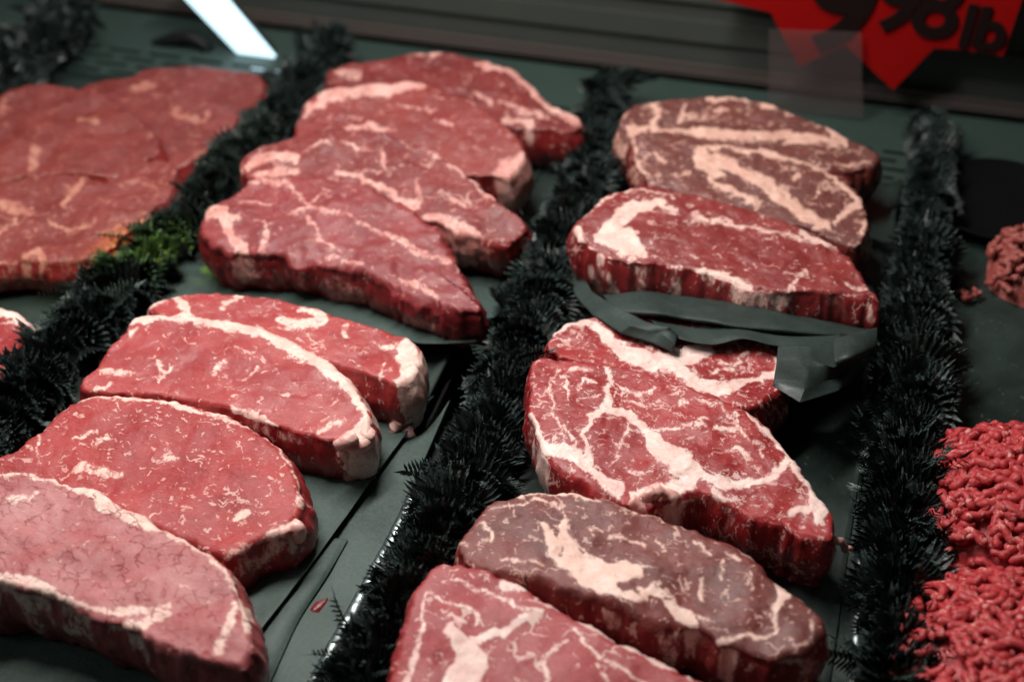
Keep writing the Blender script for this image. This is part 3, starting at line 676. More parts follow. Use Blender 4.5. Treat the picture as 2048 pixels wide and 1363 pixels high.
steak('steak', 'brown ribeye second from the front, large smooth fat pocket in its middle',
      [(919,1081),(939,1053),(958,1030),(989,1002),(1036,985),(1083,978),(1153,982),(1200,995),(1271,1016),(1349,1038),(1427,1069),(1478,1092),(1521,1127),(1552,1158),(1595,1186),(1630,1217),(1655,1252),(1642,1276),(1610,1312),(1560,1318),(1489,1296),(1437,1284),(1400,1256),(1341,1252),(1290,1240),(1232,1212),(1153,1192),(1075,1162),(1028,1148),(958,1136),(924,1112)],
      [(S_,[(1091,1057,22),(1099,1081,36),(1112,1098,46),(1146,1118,54),(1177,1143,72),(1224,1156,72),(1255,1143,46),(1282,1146,24)]),(S_,[(1134,1046,18),(1130,1075,22),(1153,1098,30)]),
       (S_,[(1224,1174,36),(1263,1190,30),(1302,1192,36),(1329,1206,22),(1357,1222,26),(1386,1242,22)]),(None,[(1310,1174,14),(1349,1210,12),(1427,1240,9)]),
       (C_,[(1030,990,7),(1083,982,9),(1150,986,9),(1200,998,6)]),(None,[(1240,1009,4),(1380,1053,5)]),(C_,[(1556,1168,12),(1575,1186,22),(1556,1208,12),(1554,1245,7),(1550,1266,6),(1489,1270,11),(1440,1278,12)]),(None,[(1622,1240,7),(1618,1272,8),(1590,1300,7)]),
       (None,[(985,1018,4),(1036,1006,5),(1083,1000,8),(1122,1014,6),(1130,1032,5)]),(None,[(962,1040,4),(982,1066,4),(978,1085,4)]),(None,[(1392,1081,6),(1412,1094,8),(1427,1110,5)]),(None,[(1403,1159,7),(1400,1178,6),(1411,1196,7)]),(None,[(1446,1126,8),(1442,1151,8)]),(None,[(1450,1106,6),(1482,1120,7)]),(None,[(1216,1077,4),(1250,1080,5),(1286,1090,4)]),(None,[(1180,1060,6),(1200,1058,6)]),(None,[(1310,1075,6),(1325,1095,6)]),(None,[(1500,1150,5),(1508,1175,5)]),(None,[(1000,1110,4),(1050,1120,4),(1090,1130,4)])],
      mk('aged', 'ribeye_brown', lean=(0.20, 0.050, 0.044), lean2=(0.155, 0.032, 0.029), fat=(0.86, 0.60, 0.52), fat2=(0.80, 0.50, 0.42), marb=0.8, fine=1.0, seed=18, wet=0.4, dry=(0.13, 0.045, 0.042)), t=0.040, tilt=7, seed=18, lump=0.9, R=0.0042, group='ribeye steaks right of the middle divider',
      holes=[[(1236,1166,14),(1256,1172,24),(1276,1180,12)],[(1304,1206,16),(1322,1216,24),(1340,1228,14)],[(1122,1030,5),(1112,1050,4),(1110,1062,3)],[(1128,1092,5),(1122,1104,4)]],
      side_strokes=[[(1330,1275,26),(1340,1320,26)],[(1385,1270,20),(1380,1310,16)],[(1560,1320,12),(1600,1318,10)]])
steak('steak', 'frontmost pink ribeye cut by the bottom edge of the photo',
      [(880,1120),(950,1130),(1020,1152),(1090,1190),(1150,1230),(1220,1268),(1300,1308),(1380,1344),(1440,1372),(1490,1420),(1470,1470),(1340,1500),(1180,1510),(1000,1490),(850,1470),(778,1430),(780,1363),(798,1275),(818,1205),(842,1155)],
      [(None,[(853,1188,7),(846,1239,8),(826,1307,14),(819,1341,13),(800,1390,14)]),(S_,[(905,1258,26),(922,1288,46),(942,1324,76),(925,1360,84),(930,1410,80)]),(S_,[(950,1282,18),(1010,1266,22),(1044,1240,18),(1079,1226,16)]),(None,[(1079,1226,12),(1038,1212,10),(993,1194,12),(925,1167,8),(900,1165,6)]),
       (S_,[(1005,1166,20),(1030,1168,24),(1050,1172,12)]),(None,[(860,1190,5),(900,1205,6),(942,1215,7),(962,1232,7),(955,1252,5)]),(None,[(1130,1280,6),(1106,1290,14),(1085,1324,12),(1099,1352,14),(1080,1390,10)]),(C_,[(1150,1226,10),(1174,1238,18),(1232,1270,22),(1300,1312,16),(1385,1348,12)]),
       (None,[(1145,1254,5),(1181,1292,6),(1232,1335,8),(1290,1365,6)]),(None,[(880,1240,5),(905,1230,6),(935,1245,5)]),(None,[(1200,1330,10),(1210,1360,12)])],
      mk('ribeye', 'ribeye_front', lean=(0.36, 0.058, 0.062), lean2=(0.28, 0.032, 0.038), marb=0.8, fine=0.8, seed=19, film=0.45), t=0.034, tilt=7, seed=19, lump=0.9, R=0.0042, group='ribeye steaks right of the middle divider')
# ------------------------------------------------------------------ loose fat tags on the steaks
def tube(path, radii, sides=8):
    path = np.asarray(path, float); V = []; Fc = []
    n = len(path)
    for i in range(n):
        d = path[min(i + 1, n - 1)] - path[max(i - 1, 0)]; d /= np.linalg.norm(d) + 1e-9
        a = np.cross(d, (0.3, 0.2, 1.0)); a /= np.linalg.norm(a) + 1e-9; b = np.cross(d, a)
        for k in range(sides):
            th = 2 * math.pi * k / sides
            V.append(path[i] + (a * math.cos(th) + b * math.sin(th)) * radii[i])
    for i in range(n - 1):
        for k in range(sides):
            a = i * sides + k; b = i * sides + (k + 1) % sides
            Fc.append((a, b, b + sides, a + sides))
    Fc.append(tuple(range(sides))[::-1]); Fc.append(tuple((n - 1) * sides + k for k in range(sides)))
    return np.array(V), Fc
def fat_only(name, c1=(0.78, 0.50, 0.45), c2=(0.66, 0.30, 0.27)):
    t = NT(name); p = t.coord()
    t.set(Base_Color=t.mix(t.step(t.noise(p, 220, 4), 0.35, 0.68), c1, c2), Roughness=0.38, Subsurface_Weight=0.15, Subsurface_Radius=(0.004, 0.002, 0.0015), Subsurface_Scale=1.0)
    t.put(t.b.inputs['Normal'], t.bump(t.noise(p, 500, 3), 0.4, 0.0008).outputs[0])
    return t.mat
MAT_FAT = fat_only('soft_beef_fat')
def fat_tag(root, name, pts, seed=0, sides=10):
    """lumpy strand of fat: pts = (px, py, z, radius)"""
    W = np.array([at(p[0], p[1], p[2]) for p in pts]); rad = np.array([p[3] for p in pts]) * 0.78
    s = np.linspace(0, len(W) - 1, (len(W) - 1) * 5 + 1); i = np.arange(len(W))
    Pt = np.stack([np.interp(s, i, W[:, k]) for k in range(3)], 1); rd = np.interp(s, i, rad)
    Pt += 0.0008 * np.stack([vnoise(Pt * 220, seed + k) for k in range(3)], 1)
    rd = rd * (1 + 0.35 * vnoise(Pt * 300, seed + 7))
    V, Fc = tube(Pt, rd, sides)
    V = V + 0.0007 * np.stack([vnoise(V * 420, seed + 10 + k) for k in range(3)], 1)
    inv = np.array(root.matrix_world.inverted()); V = V @ inv[:3, :3].T + inv[:3, 3]
    return mesh_obj(name, V, Fc, MAT_FAT, root)
ST = [o for o in bpy.data.objects if o.get('category') == 'steak']
def by(label): return next(o for o in ST if label in o['label'])
fat_tag(r5, 'fat_tag', [(1640,1070,0.034,0.004),(1668,1085,0.028,0.0028),(1682,1080,0.026,0.0026),(1692,1096,0.022,0.0022),(1704,1100,0.020,0.0016)], 3)
for k, pts in enumerate([[(1262,1000,0.040,0.003),(1290,1016,0.037,0.004),(1312,1020,0.035,0.0035)], [(1320,985,0.042,0.004),(1345,992,0.040,0.005),(1352,1004,0.036,0.003)], [(1286,998,0.041,0.0028),(1300,985,0.043,0.003),(1325,978,0.044,0.003)]]):
    fat_tag(r5, 'fat_tag', pts, 20 + k)
fat_tag(by('curled fat tag'), 'fat_tag', [(560,1068,0.033,0.003),(590,1052,0.034,0.004),(600,1066,0.028,0.0045),(588,1080,0.022,0.004)], 5)
b = by('long cream fat cap')
for k, pts in enumerate([[(672,890,0.034,0.003),(690,880,0.037,0.004),(712,872,0.038,0.004)], [(686,905,0.028,0.0035),(702,930,0.018,0.0045),(700,958,0.006,0.004)], [(735,862,0.036,0.004),(736,895,0.024,0.0045),(726,930,0.012,0.004)], [(690,890,0.034,0.004),(720,888,0.032,0.005),(735,880,0.03,0.004)]]):
    fat_tag(b, 'fat_tag', pts, 40 + k)
b = by('broad white fat end')
fat_tag(b, 'fat_tag', [(800,842,0.012,0.004),(785,858,0.008,0.0045),(800,866,0.005,0.0045),(826,860,0.006,0.004)], 50)

# ------------------------------------------------------------------ butcher paper
def patch(name, grid, root, nu=36, nv=24, thick=0.0004, wr=0.0006, seed=0, mat=None, local=None, crease=0.0, fold=False):
    """sheet through a grid of (px, py, z) control points"""
    G = np.array([[at(*c) for c in row] for row in grid])
    def interp(A, s):
        n = A.shape[0]; x = s * (n - 1); i = np.minimum(x.astype(int), n - 2); f = x - i
        g = lambda k: A[np.clip(k, 0, n - 1)]
        p0, p1, p2, p3 = g(i - 1), g(i), g(i + 1), g(i + 2)
        f = f.reshape((-1,) + (1,) * (A.ndim - 1))
        if fold: return p1 + (p2 - p1) * f
        return 0.5 * (2 * p1 + (p2 - p0) * f + (2 * p0 - 5 * p1 + 4 * p2 - p3) * f * f + (3 * p1 - p0 - 3 * p2 + p3) * f ** 3)
    A = interp(G, np.linspace(0, 1, nv + 1))
    A = interp(A.transpose(1, 0, 2), np.linspace(0, 1, nu + 1)).transpose(1, 0, 2)
    P = A.reshape(-1, 3)
    P = P + np.array([0.15, 0.1, 1.0]) * (wr * fnoise(P * 55, seed, 3) + crease * (1 - np.abs(vnoise(P * 42, seed + 4)) * 2))[:, None]
    Fc = []
    for j in range(nv):
        for i in range(nu):
            a = j * (nu + 1) + i; Fc.append((a, a + 1, a + nu + 2, a + nu + 1))
    P = P - np.array(root.location)
    o = mesh_obj(name, P, Fc, mat or MAT_PAPER, root)
    if fold: o.data.set_sharp_from_angle(angle=math.radians(26))
    m = o.modifiers.new('thickness', 'SOLIDIFY'); m.thickness = thick; m.offset = 0
    return o
def sheet(name, label, loc, group='sheets of black butcher paper'):
    r = empty(name, loc); return tag(r, label, 'paper', group)

r = sheet('butcher_paper', 'black butcher paper under the front sirloin, its curved lip hanging over the strip steaks', at(640, 600, 0))
patch('paper_sheet', [[(330,470,0.002),(500,380,0.003),(760,420,0.003),(1030,470,0.003)],
                      [(280,565,0.003),(480,560,0.006),(760,540,0.005),(1030,570,0.004)],
                      [(286,590,0.004),(480,590,0.010),(760,660,0.012),(1000,650,0.008)],
                      [(300,598,0.006),(500,612,0.012),(800,680,0.014),(950,684,0.012)]], r, 48, 20, wr=0.0004, seed=2)
r = sheet('butcher_paper', 'large folded black butcher paper under the strip steaks at the lower left', at(450, 1100, 0))
patch('upper_leaf', [[(300,700,0.006),(560,780,0.007),(760,830,0.008),(868,790,0.008)],
                     [(200,900,0.006),(520,980,0.008),(680,1000,0.009),(765,930,0.009)],
                     [(100,1100,0.006),(420,1140,0.009),(560,1150,0.010),(628,1120,0.0105)],
                     [(0,1250,0.005),(300,1220,0.008),(440,1290,0.010),(516,1266,0.0105)]], r, 44, 40, wr=0.0005, seed=5)
patch('folded_edge', [[(696,1078,0.006),(680,1076,0.007),(655,1080,0.0075),(590,1110,0.006)],
                      [(655,1150,0.006),(640,1152,0.0075),(615,1155,0.008),(550,1180,0.006)],
                      [(600,1235,0.006),(583,1240,0.0075),(555,1245,0.008),(490,1270,0.006)],
                      [(560,1320,0.006),(540,1320,0.0075),(510,1330,0.008),(440,1350,0.006)],
                      [(525,1400,0.006),(505,1400,0.0075),(470,1410,0.008),(400,1430,0.006)]], r, 18, 36, wr=0.0003, seed=6)
patch('lower_leaf', [[(900,800,0.004),(840,870,0.005),(740,900,0.005)],
                     [(812,1000,0.004),(740,1010,0.005),(620,1020,0.005)],
                     [(735,1150,0.004),(650,1170,0.005),(540,1180,0.005)],
                     [(650,1310,0.004),(570,1330,0.005),(440,1330,0.005)],
                     [(600,1410,0.004),(500,1420,0.005),(400,1420,0.005)]], r, 24, 40, wr=0.0003, seed=7)
patch('bottom_sheet', [[(-60,1190,0.002),(200,1200,0.002),(480,1260,0.002)],
                       [(-60,1300,0.002),(200,1310,0.002),(500,1330,0.002)],
                       [(-60,1420,0.001),(200,1420,0.001),(500,1430,0.001)]], r, 30, 16, wr=0.0004, seed=8)
r = sheet('butcher_paper', 'crumpled black butcher paper poking out under the thick ribeye', at(1500, 680, 0))
patch('paper_sheet', [[(1150,480,0.008),(1350,430,0.008),(1550,470,0.008),(1740,560,0.008)],
                      [(1140,560,0.010),(1350,540,0.010),(1550,560,0.010),(1760,620,0.010)],
                      [(1150,590,0.012),(1350,600,0.012),(1550,630,0.012),(1756,652,0.012)]], r, 40, 16, wr=0.0003, seed=9, mat=MAT_PAPER_SHADED)
patch('rolled_lip', [[(1205,588,0.022),(1290,580,0.028),(1370,590,0.028),(1470,604,0.030),(1600,624,0.027),(1690,640,0.024),(1752,650,0.018)],
                     [(1212,598,0.032),(1290,590,0.038),(1370,604,0.036),(1470,616,0.040),(1600,638,0.036),(1690,652,0.031),(1752,655,0.025)],
                     [(1224,622,0.037),(1300,622,0.043),(1370,634,0.041),(1470,646,0.045),(1600,662,0.041),(1690,670,0.035),(1750,662,0.028)],
                     [(1228,628,0.033),(1300,630,0.038),(1370,642,0.036),(1470,654,0.040),(1600,670,0.036),(1690,676,0.031),(1748,665,0.025)],
                     [(1230,612,0.026),(1300,606,0.028),(1370,618,0.028),(1470,630,0.029),(1600,648,0.027),(1690,656,0.025),(1744,656,0.020)]], r, 60, 34, wr=0.0005, seed=10, crease=0.0006, mat=MAT_PAPER_SHADED)
patch('under_fold', [[(1300,640,0.037),(1400,655,0.038),(1480,652,0.041),(1560,672,0.039),(1680,668,0.036)],
                     [(1315,656,0.041),(1400,676,0.040),(1480,668,0.044),(1560,684,0.041),(1690,684,0.038)],
                     [(1330,668,0.040),(1420,688,0.041),(1490,676,0.044),(1560,694,0.041),(1690,692,0.038)]], r, 50, 14, wr=0.0004, seed=16, crease=0.0005, mat=MAT_PAPER_SHADED)
patch('torn_strip', [[(1140,556,0.016),(1148,550,0.018),(1160,545,0.020)],
                     [(1150,592,0.024),(1168,586,0.027),(1185,585,0.030)],
                     [(1185,630,0.034),(1210,622,0.037),(1236,615,0.040)],
                     [(1240,664,0.038),(1262,650,0.043),(1292,642,0.043)],
                     [(1300,684,0.038),(1318,664,0.042),(1338,655,0.045)],
                     [(1345,706,0.037),(1350,690,0.042),(1356,672,0.040)]], r, 12, 40, wr=0.0004, seed=11, crease=0.0005, fold=True, mat=MAT_PAPER_SHADED)
patch('corner_flap', [[(1556,690,0.041),(1620,692,0.042),(1680,680,0.038),(1738,662,0.030)],
                      [(1552,730,0.041),(1620,722,0.043),(1668,735,0.044),(1738,692,0.030)],
                      [(1546,768,0.040),(1610,780,0.043),(1680,752,0.034),(1730,730,0.028)],
                      [(1544,772,0.039),(1600,806,0.041),(1675,784,0.036),(1712,764,0.024)]], r, 40, 30, wr=0.0004, seed=12, crease=0.0005, fold=True, mat=MAT_PAPER_SHADED)
patch('corner_fold', [[(1668,676,0.044),(1705,668,0.044),(1755,655,0.036)],
                      [(1668,716,0.047),(1708,708,0.050),(1752,696,0.036)],
                      [(1674,732,0.045),(1712,726,0.043),(1742,706,0.032)]], r, 24, 18, wr=0.0004, seed=13, crease=0.0004, mat=MAT_PAPER_SHADED)
r = sheet('butcher_paper', 'flat black butcher paper beneath the front ribeyes, creased near the right divider', at(1600, 1000, 0))
patch('paper_sheet', [[(1120,560,0.0012),(1350,560,0.0012),(1580,580,0.0012),(1735,600,0.0012)],
                      [(1040,800,0.0012),(1300,780,0.0012),(1560,790,0.0012),(1725,800,0.0012)],
                      [(930,1000,0.0012),(1250,1000,0.0012),(1520,1000,0.0016),(1722,985,0.0012)],
                      [(860,1180,0.0012),(1200,1200,0.0012),(1520,1200,0.0012),(1712,1190,0.0012)],
                      [(760,1420,0.0012),(1100,1430,0.0012),(1450,1430,0.0012),(1700,1420,0.0012)]], r, 50, 44, wr=0.0005, seed=14, mat=MAT_TRAY)
r = sheet('butcher_paper', 'dark paper corner under the rear sirloins beside the left divider', at(420, 560, 0))
patch('paper_sheet', [[(560,200,0.001),(760,190,0.001),(1000,210,0.001),(1150,300,0.001)],
                      [(440,380,0.001),(700,330,0.001),(950,350,0.001),(1110,400,0.001)],
                      [(300,540,0.001),(600,520,0.001),(900,520,0.001),(1060,520,0.001)]], r, 40, 30, wr=0.0004, seed=15, mat=MAT_TRAY)
# scrap of beef showing under the folded paper
sc = empty('beef_scrap', at(640, 1200, 0)); tag(sc, 'small dark red beef scrap under the folded paper edge', 'meat scrap')
V, Fc = tube(np.array([at(648,1172,0.007), at(642,1190,0.007), at(628,1212,0.007), at(612,1226,0.006)]) - np.array(sc.location), [0.001, 0.0025, 0.003, 0.001], 10)
MAT_REDMEAT = fat_only('dark_red_beef', (0.12, 0.008, 0.011), (0.18, 0.016, 0.019))
mesh_obj('lump', V * np.array([1, 1, 0.6]) + 0.0014 * np.stack([vnoise(V * 300, k) for k in range(3)], 1), Fc, MAT_REDMEAT, sc)

# ------------------------------------------------------------------ black plastic foliage dividers
rng = random.Random(7)
def fan_leaf(n=13, spread=2.1, L=0.016, pleat=0.0011, curl=0.35, serr=0.14, seed=0):
    """pleated fan with a toothed rim; grows along +y from the origin"""
    rs = random.Random(seed); V = []; Fc = []; tip = []
    rows = (0.12, 0.55, 0.88)
    for r_ in rows:
        for i in range(2 * n + 1):
            th = (i / (2 * n) - 0.5) * spread
            rr = L * r_ * (0.86 + 0.14 * math.cos(th * 1.2))
            z = (pleat if i % 2 else -pleat) * r_ * 1.3 + curl * L * (r_ ** 2) * (0.5 + 0.5 * (th / spread * 2) ** 2)
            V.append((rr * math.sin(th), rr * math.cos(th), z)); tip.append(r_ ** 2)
    m = 2 * n + 1
    for j in range(len(rows) - 1):
        for i in range(m - 1):
            a = j * m + i; Fc.append((a, a + 1, a + m + 1, a + m))
    base = (len(rows) - 1) * m
    for i in range(0, m - 2, 2):                          # teeth
        th = ((i + 1) / (2 * n) - 0.5) * spread
        rr = L * (1.0 + serr * rs.uniform(0.2, 1.4)) * (0.86 + 0.14 * math.cos(th * 1.2))
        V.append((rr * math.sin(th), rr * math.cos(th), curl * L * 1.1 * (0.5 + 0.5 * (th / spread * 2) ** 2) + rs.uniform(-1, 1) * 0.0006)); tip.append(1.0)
        Fc.append((base + i, base + i + 1, len(V) - 1)); Fc.append((base + i + 1, base + i + 2, len(V) - 1))
    return V, Fc, tip
def frond_leaf(n=11, L=0.026, wd=0.0065, curl=0.25, seed=0):
    """fern frond: midrib with two rows of pointed leaflets"""
    rs = random.Random(seed); V = []; Fc = []; tip = []
    zc = lambda s: curl * L * s * s
    for s_ in (-1, 1):
        for k in range(n):
            s = 0.06 + 0.9 * k / n; w = wd * (1 - s ** 2 * 0.72) * rs.uniform(0.8, 1.15)
            y = s * L; h = L * 0.9 / n * 0.62
            i = len(V)
            V += [(0, y - h, zc(s)), (0, y + h, zc(s)), (s_ * w * 0.6, y + w * 0.40 + h * 0.9, zc(s) + w * 0.16), (s_ * w, y + w * 0.75 + rs.uniform(-1, 1) * 0.0006, zc(s) + w * 0.04), (s_ * w * 0.6, y + w * 0.40 - h * 0.9, zc(s) + w * 0.02)]
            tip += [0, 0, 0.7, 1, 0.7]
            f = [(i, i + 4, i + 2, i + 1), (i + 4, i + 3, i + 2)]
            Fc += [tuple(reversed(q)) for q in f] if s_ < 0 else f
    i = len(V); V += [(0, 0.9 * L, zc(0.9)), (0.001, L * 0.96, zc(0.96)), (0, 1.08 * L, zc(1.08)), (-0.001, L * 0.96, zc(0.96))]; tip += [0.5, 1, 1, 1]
    Fc.append((i, i + 1, i + 2, i + 3))
    return V, Fc, tip
LEAVES = {'fan': [fan_leaf(14 + k % 4, 1.9 + 0.28 * k, 0.0125 + 0.0013 * k, 0.0008, 0.25 + 0.16 * k, 0.13, k) for k in range(5)],
          'frond': [frond_leaf(13 + k, 0.019 + 0.0022 * k, 0.0062 + 0.0006 * k, 0.25 + 0.12 * k, k) for k in range(5)]}
LEAF_ME = {}
for kname, arr in LEAVES.items():
    LEAF_ME[kname] = []
    for V, Fc, tip in arr:
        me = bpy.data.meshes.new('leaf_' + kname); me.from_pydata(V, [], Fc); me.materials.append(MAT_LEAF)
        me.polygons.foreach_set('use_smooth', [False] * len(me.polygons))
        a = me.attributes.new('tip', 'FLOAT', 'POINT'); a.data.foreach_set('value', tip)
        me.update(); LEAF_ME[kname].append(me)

def divider(label, path, rad, zones, count, filler, seed, zbase=0.004, rows=(), smax=1.0):
    """path: (px, py) of the centre line on the tray; zones: list of (s0, s1, kinds, forward, size, upright)"""
    rs = random.Random(seed)
    W = np.array([at(p[0], p[1], zbase) for p in path]); seg = np.linalg.norm(np.diff(W, axis=0), axis=1); L = np.concatenate([[0], np.cumsum(seg)]); L /= L[-1]
    loc = W.mean(0); root = empty('foliage_divider', loc); tag(root, label, 'divider', 'black foliage dividers')
    R0 = np.interp(np.linspace(0, 1, len(rad)), np.linspace(0, 1, len(rad)), rad)
    def frame(s):
        p = np.array([np.interp(s, L, W[:, k]) for k in range(3)])
        q = np.array([np.interp(min(s + 0.02, 1), L, W[:, k]) for k in range(3)]) - np.array([np.interp(max(s - 0.02, 0), L, W[:, k]) for k in range(3)])
        q /= np.linalg.norm(q); side = np.cross(q, (0, 0, 1)); side /= np.linalg.norm(side)
        return p, q, side, np.interp(s, np.linspace(0, 1, len(rad)), rad)
    # stem / base rail
    S = np.linspace(0, 1, 60); P = np.array([frame(s)[0] for s in S]) - loc
    V, Fc = tube(P, [0.006] * 60, 8); mesh_obj('stem', V, Fc, MAT_BLACK, root)
    Vr, Fr = [], []
    for i, s in enumerate(S):
        p, q, side, rr = frame(s); p = p - loc
        w = rr * 0.62
        for a, z in ((-w, -0.0315), (-w * 0.96, 0.0), (-w * 0.5, 0.011), (w * 0.5, 0.011), (w * 0.96, 0.0), (w, -0.0315)):
            v = p + side * a; Vr.append((v[0], v[1], v[2] + z))
    for i in range(59):
        for k in range(5):
            a = i * 6 + k; Fr.append((a, a + 6, a + 7, a + 1))
    mesh_obj('base_rail', Vr, Fr, MAT_BLACK, root)
    def placement():
        s = rs.random() * smax; z = next((q for q in zones if q[0] <= s <= q[1]), zones[-1])
        p, q, side, rr = frame(s)
        phi = rs.uniform(-1.45, 1.45)
        radial = side * math.sin(phi) + np.array([0, 0, 1.0]) * math.cos(phi)
        kind = rs.choice(z[2]); fwd = z[3] + rs.uniform(-0.35, 0.35)
        d = radial * z[5] + q * fwd + side * math.sin(phi) * 0.25 + np.array([rs.uniform(-1, 1), rs.uniform(-1, 1), rs.uniform(-0.5, 0.9)]) * 0.38
        d /= np.linalg.norm(d)
        nn = q * (1 if fwd < 0 else -1) * 0.6 + radial * 0.6 + np.array([rs.uniform(-1, 1) for _ in range(3)]) * 0.5
        nn -= d * (nn @ d); nn /= np.linalg.norm(nn); xx = np.cross(d, nn)
        sc_ = z[4] * rs.uniform(0.62, 1.34)
        ln = {'fan': 0.014, 'frond': 0.023}[kind] * sc_
        o_ = p + np.array([0, 0, 0.006]) + radial * np.array([1, 1, 0.85]) * max(rr - ln * z[5] * 0.75, rr * 0.10) * rs.uniform(0.55, 1.05)
        return kind, Matrix(((xx[0] * sc_, d[0] * sc_, nn[0] * sc_, o_[0] - loc[0]), (xx[1] * sc_, d[1] * sc_, nn[1] * sc_, o_[1] - loc[1]), (xx[2] * sc_, d[2] * sc_, nn[2] * sc_, o_[2] - loc[2]), (0, 0, 0, 1)))
    for k in range(count):
        kind, mt = placement()
        o = bpy.data.objects.new('leaf', rs.choice(LEAF_ME[kind])); col.objects.link(o); o.parent = root; o.matrix_local = mt
    for (s0, s1, n_, kind, fwd, sz, lev) in rows:
        for k in range(n_):
            for sg in (-1, 1):
                s = s0 + (s1 - s0) * (k + 0.5 * (sg > 0) + rs.uniform(-0.25, 0.25)) / n_
                p, q, side, rr = frame(min(max(s, 0), 1))
                d = side * sg * 0.85 + q * (fwd + rs.uniform(-0.18, 0.18)) + np.array([0, 0, lev + rs.uniform(-0.15, 0.2)]); d /= np.linalg.norm(d)
                nn = np.array([0, 0, 0.75]) + q * (0.55 if fwd <= 0 else 0.7) + side * sg * 0.2 + np.array([rs.uniform(-1, 1) for _ in range(3)]) * 0.12
                nn -= d * (nn @ d); nn /= np.linalg.norm(nn); xx = np.cross(d, nn); sc_ = sz * rs.uniform(0.85, 1.15)
                o_ = p + np.array([0, 0, 0.016 + rs.uniform(-0.006, 0.004)]) - side * sg * 0.003
                o = bpy.data.objects.new('leaf', rs.choice(LEAF_ME[kind])); col.objects.link(o); o.parent = root
                o.matrix_local = Matrix(((xx[0] * sc_, d[0] * sc_, nn[0] * sc_, o_[0] - loc[0]), (xx[1] * sc_, d[1] * sc_, nn[1] * sc_, o_[1] - loc[1]), (xx[2] * sc_, d[2] * sc_, nn[2] * sc_, o_[2] - loc[2]), (0, 0, 0, 1)))
    Vs, Fs, Ts = [], [], []; base = 0
    for k in range(filler):
        kind, mt = placement(); V, Fc, tip = rs.choice(LEAVES[kind]); A = np.array(mt)
        V = np.array(V) * 0.8 @ A[:3, :3].T + A[:3, 3]
        Vs.append(V); Fs += [tuple(i + base for i in f) for f in Fc]; Ts += tip; base += len(V)
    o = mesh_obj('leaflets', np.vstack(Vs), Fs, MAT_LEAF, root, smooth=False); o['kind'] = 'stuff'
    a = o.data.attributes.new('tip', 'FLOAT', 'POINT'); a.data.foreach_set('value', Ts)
    return root
divider('black foliage divider at the far upper left, out of focus', [(150,45),(90,115),(20,195),(-60,290),(-160,400)], [0.021, 0.022, 0.022],
        [(0, 1, ['fan', 'frond'], 0.2, 0.95, 1.0)], 120, 300, 1)
divider('left black foliage divider running diagonally beside the strip steaks', [(680,105),(595,205),(512,305),(425,415),(335,515),(240,615),(135,725),(20,850),(-90,970)], [0.013, 0.0145, 0.016, 0.017, 0.018, 0.020],
        [(0, 0.5, ['fan'] * 5 + ['frond'], 0.1, 0.85, 1.0), (0.5, 1, ['fan'] * 4 + ['frond'], -0.15, 0.95, 1.0)], 290, 620, 2)
divider('middle black foliage divider between the strip steaks and the ribeyes', [(1215,190),(1200,300),(1170,410),(1118,515),(1075,620),(1035,740),(1000,850),(950,960),(890,1080),(835,1200),(782,1300),(725,1420)], [0.007, 0.010, 0.013, 0.0145, 0.015, 0.017, 0.0165, 0.015, 0.0155, 0.016, 0.0165],
        [(0, 0.35, ['fan'] * 4 + ['frond'], -0.25, 0.78, 1.0), (0.35, 0.62, ['fan'] * 4 + ['frond'], -0.1, 0.95, 1.0), (0.62, 0.76, ['fan'] * 4 + ['frond'], 0.1, 0.95, 1.0), (0.76, 1, ['fan', 'fan', 'frond'], 0.1, 0.9, 0.9)], 296, 800, 3)
divider('right black foliage divider between the ribeyes and the ground beef', [(1865,280),(1858,370),(1848,470),(1833,570),(1825,690),(1822,800),(1812,910),(1802,1030),(1797,1150),(1790,1270),(1780,1410)], [0.0095, 0.011, 0.012, 0.014, 0.0155, 0.017, 0.0165, 0.014, 0.014, 0.0145],
        [(0, 0.3, ['fan'], 0.1, 0.78, 1.0), (0.3, 0.66, ['fan'] * 5 + ['frond'], 0.05, 0.92, 1.0), (0.66, 1, ['fan', 'fan', 'frond'], 0.7, 0.85, 0.7)], 296, 800, 4)

# shiny ribbed tray rims beside the dividers
def ribbed_rim(label, pts, w=0.013, z=0.004):
    W = np.array([at(p[0], p[1], z) for p in pts]); root = empty('steel_strip', W.mean(0)); tag(root, label, 'steel strip', 'steel strips beside the dividers')
    n = 160; seg = np.concatenate([[0], np.cumsum(np.linalg.norm(np.diff(W, axis=0), axis=1))]); tot = seg[-1]
    V, Fc = [], []
    prof = [(-0.5, -0.006), (-0.5, 0.0), (-0.38, 0.0022), (-0.1, 0.0030), (0.15, 0.0024), (0.3, 0.0), (0.5, -0.002), (0.5, -0.006)]
    for i in range(n + 1):
        s = tot * i / n; p = np.array([np.interp(s, seg, W[:, k]) for k in range(3)]) - W.mean(0)
        d = W[-1] - W[0]; d /= np.linalg.norm(d); sd = np.cross(d, (0, 0, 1))
        rib = 0.0010 * float(fnoise(np.array([s * 150, 0.3, w * 900]), 8, 2))
        for a, h in prof:
            v = p + sd * a * w; V.append((v[0], v[1], v[2] + h + (rib if h > 0 else 0)))
    m = len(prof)
    for i in range(n):
        for k in range(m - 1):
            a = i * m + k; Fc.append((a, a + 1, a + m + 1, a + m))
    o = mesh_obj('rim', V, Fc, MAT_STEEL, root)
ribbed_rim('shiny ribbed steel strip left of the middle divider at the bottom', [(616,1400),(676,1290),(736,1180),(806,1050),(846,960)], w=0.009)
ribbed_rim('narrow steel strip along the left side of the right divider', [(1706,1400),(1716,1290),(1722,1180),(1730,1080)], w=0.007)

